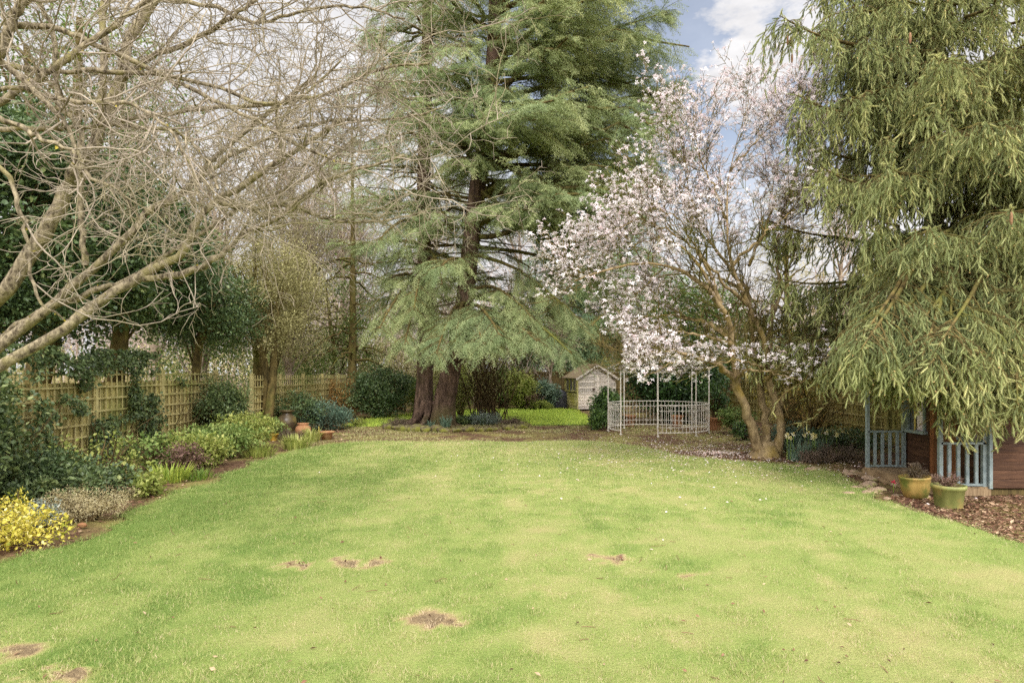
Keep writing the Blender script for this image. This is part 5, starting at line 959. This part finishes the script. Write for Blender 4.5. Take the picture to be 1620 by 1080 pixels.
# ---------------------------------------------------------------- climbing ivy on the left fence
iv = thing('ivy', 'dark ivy climbing thickly over the left trellis fence', 'ivy', (-7.5, 9.5, 0)); n = 52000; y = U(4.8, 16.3, n); z = 2.15*rng.random(n)
cov = np.where(y < 9.3, .86, np.where(y < 10.6, .38, np.where(y < 13.4, .42, .10))); f_ = fbm(y, z+3, .9, 140, 4); hang = np.clip((z-1.35)/.8, 0, 1)*.10
k = f_ > (1-cov)*.62+.16-hang*.6; y, z = y[k], z[k]; x = -7.6+np.abs(rng.normal(.06, .10, len(y)))+.25*(fbm(y, z, 1.0, 150, 2))*(y < 11)
g = Geo(); stamps(g, [T_WIDE, T_LEAF], np.stack([x, y, z], 1), np.stack([.5+.6*rng.normal(size=len(y)), .7*rng.normal(size=len(y)), -.7+.6*rng.normal(size=len(y))], 1), U(.045, .085, len(y)), U(-.6, .6, len(y)), 0, np.clip(rng.normal(.45, .22, len(y)), 0, 1), (1, 0, 0))
link('foliage', g, M['ivy'], iv); s_ = Geo(); n = 70; st = np.stack([np.full(n, -7.55), U(5, 16, n), np.zeros(n)], 1); s_.tube(grow(st, A(0, 0, 1)+.25*rng.normal(size=(n, 3))*A(.1, 1, 1), U(.8, 2.0, n), 8, .2), taper(.010, .003, 8), 4); link('stems', s_, M['dark_twig'], iv)

# ---------------------------------------------------------------- border plants: left
SG = shrub
SG('golden_euonymus', 'bright yellow variegated bush at the lawn edge, bottom left corner', 'bush', (-5.2, 6.15), .74, .55, .42, 110, 64, .036, 'yellow', [T_LEAF, T_WIDE, T_NARROW], clump_r=.13, low=.05, twiggy=4)
SG('cream_heath', 'pale cream heath mound beside the yellow bush', 'bush', (-4.95, 7.35), .48, .42, .34, 80, 70, .03, 'cream', [T_NARROW], clump_r=.11, low=.1, twiggy=5)
SG('silver_plant', 'small silvery leaved plant between the yellow bush and the cream heath', 'plant', (-5.25, 6.95), .3, .25, .24, 26, 50, .04, 'silver', clump_r=.1)
SG('ivy_bush', 'dense dark ivy bush at the left edge over the fence foot', 'bush', (-7.0, 7.6), .7, 1.0, 1.75, 120, 170, .07, 'ivy', [T_WIDE, T_LEAF], clump_r=.36)
SG('ivy_bush', 'low dark ground ivy spreading behind the cream heath', 'bush', (-6.1, 8.6), .9, .8, .36, 60, 90, .06, 'ivy', [T_WIDE, T_LEAF], clump_r=.2)
SG('periwinkle', 'dark evergreen ground cover under the trellis, left of the rose', 'plant', (-6.9, 9.2), .6, .8, .5, 60, 90, .06, 'holly', clump_r=.24)
SG('climbing_rose', 'leggy rose bush with fresh light green leaves before the ivy', 'rose bush', (-6.4, 9.9), .7, .8, .72, 40, 15, .06, 'lime', [T_LEAF, T_WIDE], clump_r=.24, low=.2, twiggy=5)
SG('currant_bush', 'open bush with scattered green leaves right of the leggy rose', 'bush', (-6.3, 11.1), .6, .7, .6, 46, 24, .065, 'midgreen', [T_LEAF, T_WIDE], clump_r=.24, low=.15, twiggy=5)
SG('small_perennial', 'small light green plant at the lawn edge right of the cream heath', 'plant', (-5.05, 8.75), .22, .2, .28, 22, 22, .06, 'lime', [T_WIDE], clump_r=.09)
SG('skimmia', 'yellow green leafy bush in the middle of the left border', 'bush', (-5.75, 11.4), .55, .6, .52, 60, 60, .075, 'lime', clump_r=.2)
SG('skimmia', 'bushy green shrub with fresh yellowish tips before the end of the tall trellis', 'bush', (-5.9, 12.7), .6, .65, .62, 70, 60, .075, 'midgreen', clump_r=.2, tint0=.65)
SG('skimmia', 'pale leaved shrub just left of the three slim trunks', 'bush', (-6.0, 14.1), .6, .6, .72, 60, 60, .075, 'lime', clump_r=.2)
SG('dark_bush', 'dark blue green bush against the end of the tall trellis', 'bush', (-7.1, 15.5), .5, .7, 1.45, 80, 120, .07, 'ivy', clump_r=.3)
SG('russet_perennial', 'reddish stemmed plant among the skimmias', 'plant', (-5.5, 10.6), .35, .3, .5, 30, 36, .05, 'plum', clump_r=.12, twiggy=6)
def tuft(name, label, cat, x, y, n, h, spread, mat='strap', lean=.5, tint0=.6, wd=1.0, temp=T_STRAP):
    t = thing(name, label, cat, (x, y, 0)); g = Geo(); az = U(0, 6.28, n); r = spread*np.sqrt(rng.random(n)); el = pi/2-np.abs(rng.normal(0, lean, n))
    g.stamp(temp[0]*A(wd, 1, 1), temp[1], np.stack([x+r*np.cos(az), y+r*np.sin(az), np.full(n, -.01)], 1), np.stack([np.cos(az)*np.cos(el), np.sin(az)*np.cos(el), np.sin(el)], 1), h*U(.6, 1.15, n), U(-.6, .6, n), 0, np.clip(rng.normal(tint0, .2, n), 0, 1))
    link('leaves', g, M[mat], t); return t
tuft('grass_tuft', 'yellow green strappy clump in the left border below the skimmia', 'plant', -5.4, 9.9, 240, .3, .3, 'strap', .5, .75)
tuft('grass_tuft', 'bluebell leaves at the lawn edge right of the strappy clump', 'plant', -5.0, 10.1, 160, .2, .22, 'strap', .6, .3)
tuft('grass_tuft', 'bright lime grass clump at the lawn edge below the brown urn', 'plant', -4.85, 14.2, 260, .34, .26, 'lime', .35, .6)
tuft('grass_tuft', 'lime grass clump at the foot of the pale skimmia', 'plant', -5.2, 13.0, 220, .28, .3, 'lime', .45, .5)
tuft('grass_tuft', 'lime spiky clump between the orange jar and the terracotta bowl', 'plant', -5.0, 15.7, 160, .36, .18, 'lime', .35, .6)
SG('lavender', 'grey brown low twiggy plant before the orange jar', 'plant', (-5.45, 15.6), .35, .3, .28, 30, 40, .05, 'heath', [T_NARROW], clump_r=.1, twiggy=5)
SG('fern_plant', 'leafy plant with pale leaf tips in front of the brown urn', 'plant', (-6.25, 16.1), .42, .3, .62, 34, 34, .07, 'midgreen', clump_r=.15)
SG('dark_shrub', 'dark leaved shrub between the orange jar and the far lawn', 'bush', (-5.6, 18.9), .8, .7, .85, 80, 70, .07, 'blueleaf', clump_r=.24, tint0=.3)
SG('dark_shrub', 'bronze green shrub on the low fence behind the orange jar', 'bush', (-6.2, 18.4), .6, .6, 1.1, 60, 60, .07, 'holly', clump_r=.24)
SG('pittosporum', 'small lime leaved plant at the far end of the left border', 'plant', (-4.9, 20.0), .3, .3, .25, 24, 40, .05, 'lime', clump_r=.1)
SG('beech_hedge', 'russet twiggy hedge left of the slender conifer trunk', 'hedge', (-6.5, 24.0), .9, .7, 1.5, 90, 60, .07, 'orange', clump_r=.28, twiggy=5)
SG('rhododendron', 'large dark rhododendron left of the cedar trunks', 'bush', (-4.9, 23.6), 1.15, .9, 1.75, 130, 90, .10, 'holly', clump_r=.34)
SG('bright_shrub', 'bright green shrub tucked behind the left foot of the cedar', 'bush', (-3.75, 25.0), .55, .5, 1.5, 70, 70, .08, 'lime', clump_r=.24)
SG('shrub', 'pale yellowish shrub beyond the rhododendron', 'bush', (-5.0, 27.6), 1.6, .8, 2.4, 110, 70, .10, 'olive', clump_r=.4)
SG('shrub', 'light green shrub far behind the cedar trunks', 'bush', (-2.7, 29.5), 1.3, .8, 2.6, 110, 70, .10, 'lime', clump_r=.4)
# cedar ring
SG('ivy_patch', 'ivy creeping over the soil at the right foot of the cedar', 'ivy', (-1.3, 21.0), .85, .6, .2, 60, 70, .06, 'ivy', [T_WIDE, T_LEAF], clump_r=.16, low=.0)
SG('lavender', 'grey lavender mound on the cedar ring beside the tall twiggy shrub', 'plant', (-.85, 20.6), .5, .4, .38, 50, 60, .06, 'silver', [T_NARROW], clump_r=.14, tint0=.3)
SG('heather', 'dark heather at the right end of the cedar ring', 'plant', (.05, 19.7), .4, .4, .3, 40, 60, .05, 'heath', [T_NARROW], clump_r=.12)
SG('heather', 'brown heather at the left end of the cedar ring', 'plant', (-3.5, 19.4), .4, .3, .3, 40, 50, .05, 'heath', [T_NARROW], clump_r=.12)
tuft('iris_fan', 'grey green sword leaved plant before the cedar trunks', 'plant', -2.05, 19.6, 60, .42, .12, 'blueleaf', .55, .5, 1.6)
tuft('iris_fan', 'small sword leaved plant just left of the larger one before the cedar', 'plant', -2.5, 19.5, 50, .3, .14, 'blueleaf', .6, .4, 1.6)
tw = thing('twiggy_shrub', 'tall vase shaped shrub of bare dark stems right of the cedar trunks', 'bush', (-.85, 22.2, 0)); n = 70
st = A(-.85, 22.2, -.05)+np.stack([rng.normal(0, .28, n), rng.normal(0, .2, n), np.zeros(n)], 1); d = np.stack([rng.normal(0, .22, n), rng.normal(0, .22, n), np.ones(n)], 1); Q = grow(st, d, U(1.5, 3.0, n), 9, .09); RQ = taper(U(.012, .026, n), np.full(n, .006), 9, n); g = Geo(); g.tube(Q, RQ, 5)
st, d, r, t_, _ = spawn(Q, RQ, 5, .3, 1, (.25, .8)); d[:, 2] += .3; Q2 = grow(st, d, U(.25, .8, len(st)), 6, .16); g.tube(Q2, taper(.007, .004, 6), 3); link('stems', g, M['dark_twig'], tw)
g = Geo(); p = np.concatenate([Q2[:, -1], Q2[:, 3]]); k = rng.random(len(p)) < .8; stamps(g, [T_LEAF], p[k], rdir(k.sum()), U(.05, .1, k.sum()), U(0, 6, k.sum()), 0, rng.random(k.sum())); link('foliage', g, M['olive'], tw)
SG('forsythia', 'loose yellow green shrub between the cedar and the vase shaped shrub', 'bush', (-1.9, 23.4), .55, .5, 1.5, 60, 26, .07, 'lime', clump_r=.24, twiggy=6, stem='mossy_bark')
# beyond the rear lawn
SG('laurel_shrub', 'yellow green broadleaf shrub at the far lawn edge', 'bush', (.4, 29.4), .7, .6, 1.7, 80, 60, .12, 'lime', clump_r=.3)
SG('viburnum', 'grey green shrub with pale leaf undersides left of the dark fence', 'bush', (1.45, 30.4), .75, .6, 1.35, 80, 60, .12, 'blueleaf', clump_r=.28, tint0=.6)
SG('bare_shrub', 'small reddish leafless shrub at the far lawn edge', 'bush', (.85, 29.2), .5, .45, .95, 40, 30, .06, 'plum', clump_r=.22, twiggy=7)
SG('low_perennial', 'bright green low clump at the far lawn edge before the fence', 'plant', (1.3, 29.0), .5, .35, .36, 40, 60, .1, 'lime', clump_r=.15)
SG('shrub', 'dark green bush behind the far vase shaped shrub', 'bush', (-.4, 31), 1.0, .7, 1.9, 90, 60, .11, 'midgreen', clump_r=.36)
# right of the lawn
SG('rhododendron', 'glossy rhododendron hiding the shed corner, left of the pavilion', 'bush', (2.98, 19.9), .42, .5, 1.1, 80, 70, .09, 'laurel', clump_r=.26)
SG('rhododendron', 'low leafy bush at the left foot of the pavilion', 'bush', (2.62, 19.0), .3, .35, .55, 50, 50, .08, 'laurel', clump_r=.16, tint0=.6)
SG('camellia', 'small open leaved bush in front of the dark corner right of the pavilion', 'bush', (6.25, 17.6), .4, .4, .75, 40, 40, .08, 'midgreen', clump_r=.18)
SG('pieris', 'small bush with yellowish leaves behind the magnolia foot', 'bush', (5.9, 16.0), .3, .3, .5, 30, 30, .07, 'laurel', clump_r=.15)
SG('euphorbia', 'blue green leafy clump just right of the magnolia foot', 'plant', (5.95, 13.6), .35, .3, .6, 50, 50, .07, 'blueleaf', [T_NARROW, T_LEAF], clump_r=.16)
SG('heather', 'dark heather on the bed between the daffodils and the playhouse', 'plant', (6.35, 12.2), .6, .4, .3, 70, 60, .04, 'heath', [T_NARROW], clump_r=.13)
SG('heather', 'low greyish heather at the foot of the daffodils', 'plant', (5.75, 12.0), .35, .25, .18, 40, 60, .04, 'heath', [T_NARROW], clump_r=.1, tint0=.65)
SG('hellebore', 'dark leafed ground plant at the fence foot behind the daffodils', 'plant', (7.6, 14.4), .9, .7, .35, 60, 40, .08, 'holly', clump_r=.2)
SG('forsythia', 'yellow flowered twiggy bush on the fence between magnolia and spruce', 'bush', (7.7, 17.5), 1.2, .9, 2.6, 90, 24, .07, 'gold', clump_r=.4, twiggy=7, stem='mossy_bark')
SG('dead_climber', 'tangle of dry brown stems against the fence right of the magnolia', 'climber', (7.5, 15.8), 1.0, .8, 1.7, 50, 12, .05, 'orange', clump_r=.3, twiggy=12, stem='mossy_bark')
for (x, y, n, lb) in ((5.62, 12.35, 90, 'daffodil clump with cream flowers at the magnolia foot'), (6.05, 12.6, 120, 'larger daffodil clump with cream flowers before the heather')):
    t = tuft('daffodils', lb, 'flowers', x, y, n, .42, .2, 'blueleaf', .22, .5, .8)
    for k in range(7):
        c = A(x+rng.normal(0, .18), y+rng.normal(0, .12), .40+U(0, .12)); g = Geo(); g.stamp(T_FLOWERS[k % 4][0], T_FLOWERS[k % 4][1], [c], A(-.3, -1, .1), .055, None, 0, U(.3, 1)); g.lathe([(.006, 0), (.016, .02), (.02, .04)], c+A(0, -.03, 0), 8, 0, .0)
        fo = link('flower', g, M['daff'], t); g = Geo(); g.tube([A(c[0], c[1], 0), A(c[0]+.01, c[1], .2), c], .005, 4); link('flower_stem', g, M['strap'], fo)
rt = thing('red_primrose', 'single crimson flower on a thin stem left of the ochre pot', 'flower', (5.42, 8.98, 0)); g = Geo(); g.tube([A(5.42, 8.98, -.02), A(5.42, 8.98, .08), A(5.42, 8.98, .15)], .005, 5); link('stem', g, M['strap'], rt)
g = Geo(); g.stamp(T_FLOWERS[0][0], T_FLOWERS[0][1], [A(5.42, 8.98, .15)], A(0, -.6, .6), .042, None, 0, .5); g.stamp(T_FLOWERS[1][0], T_FLOWERS[1][1], [A(5.42, 8.98, .16)], A(0, -.3, 1), .035, None, 0, .5); link('petals', g, M['red'], rt)
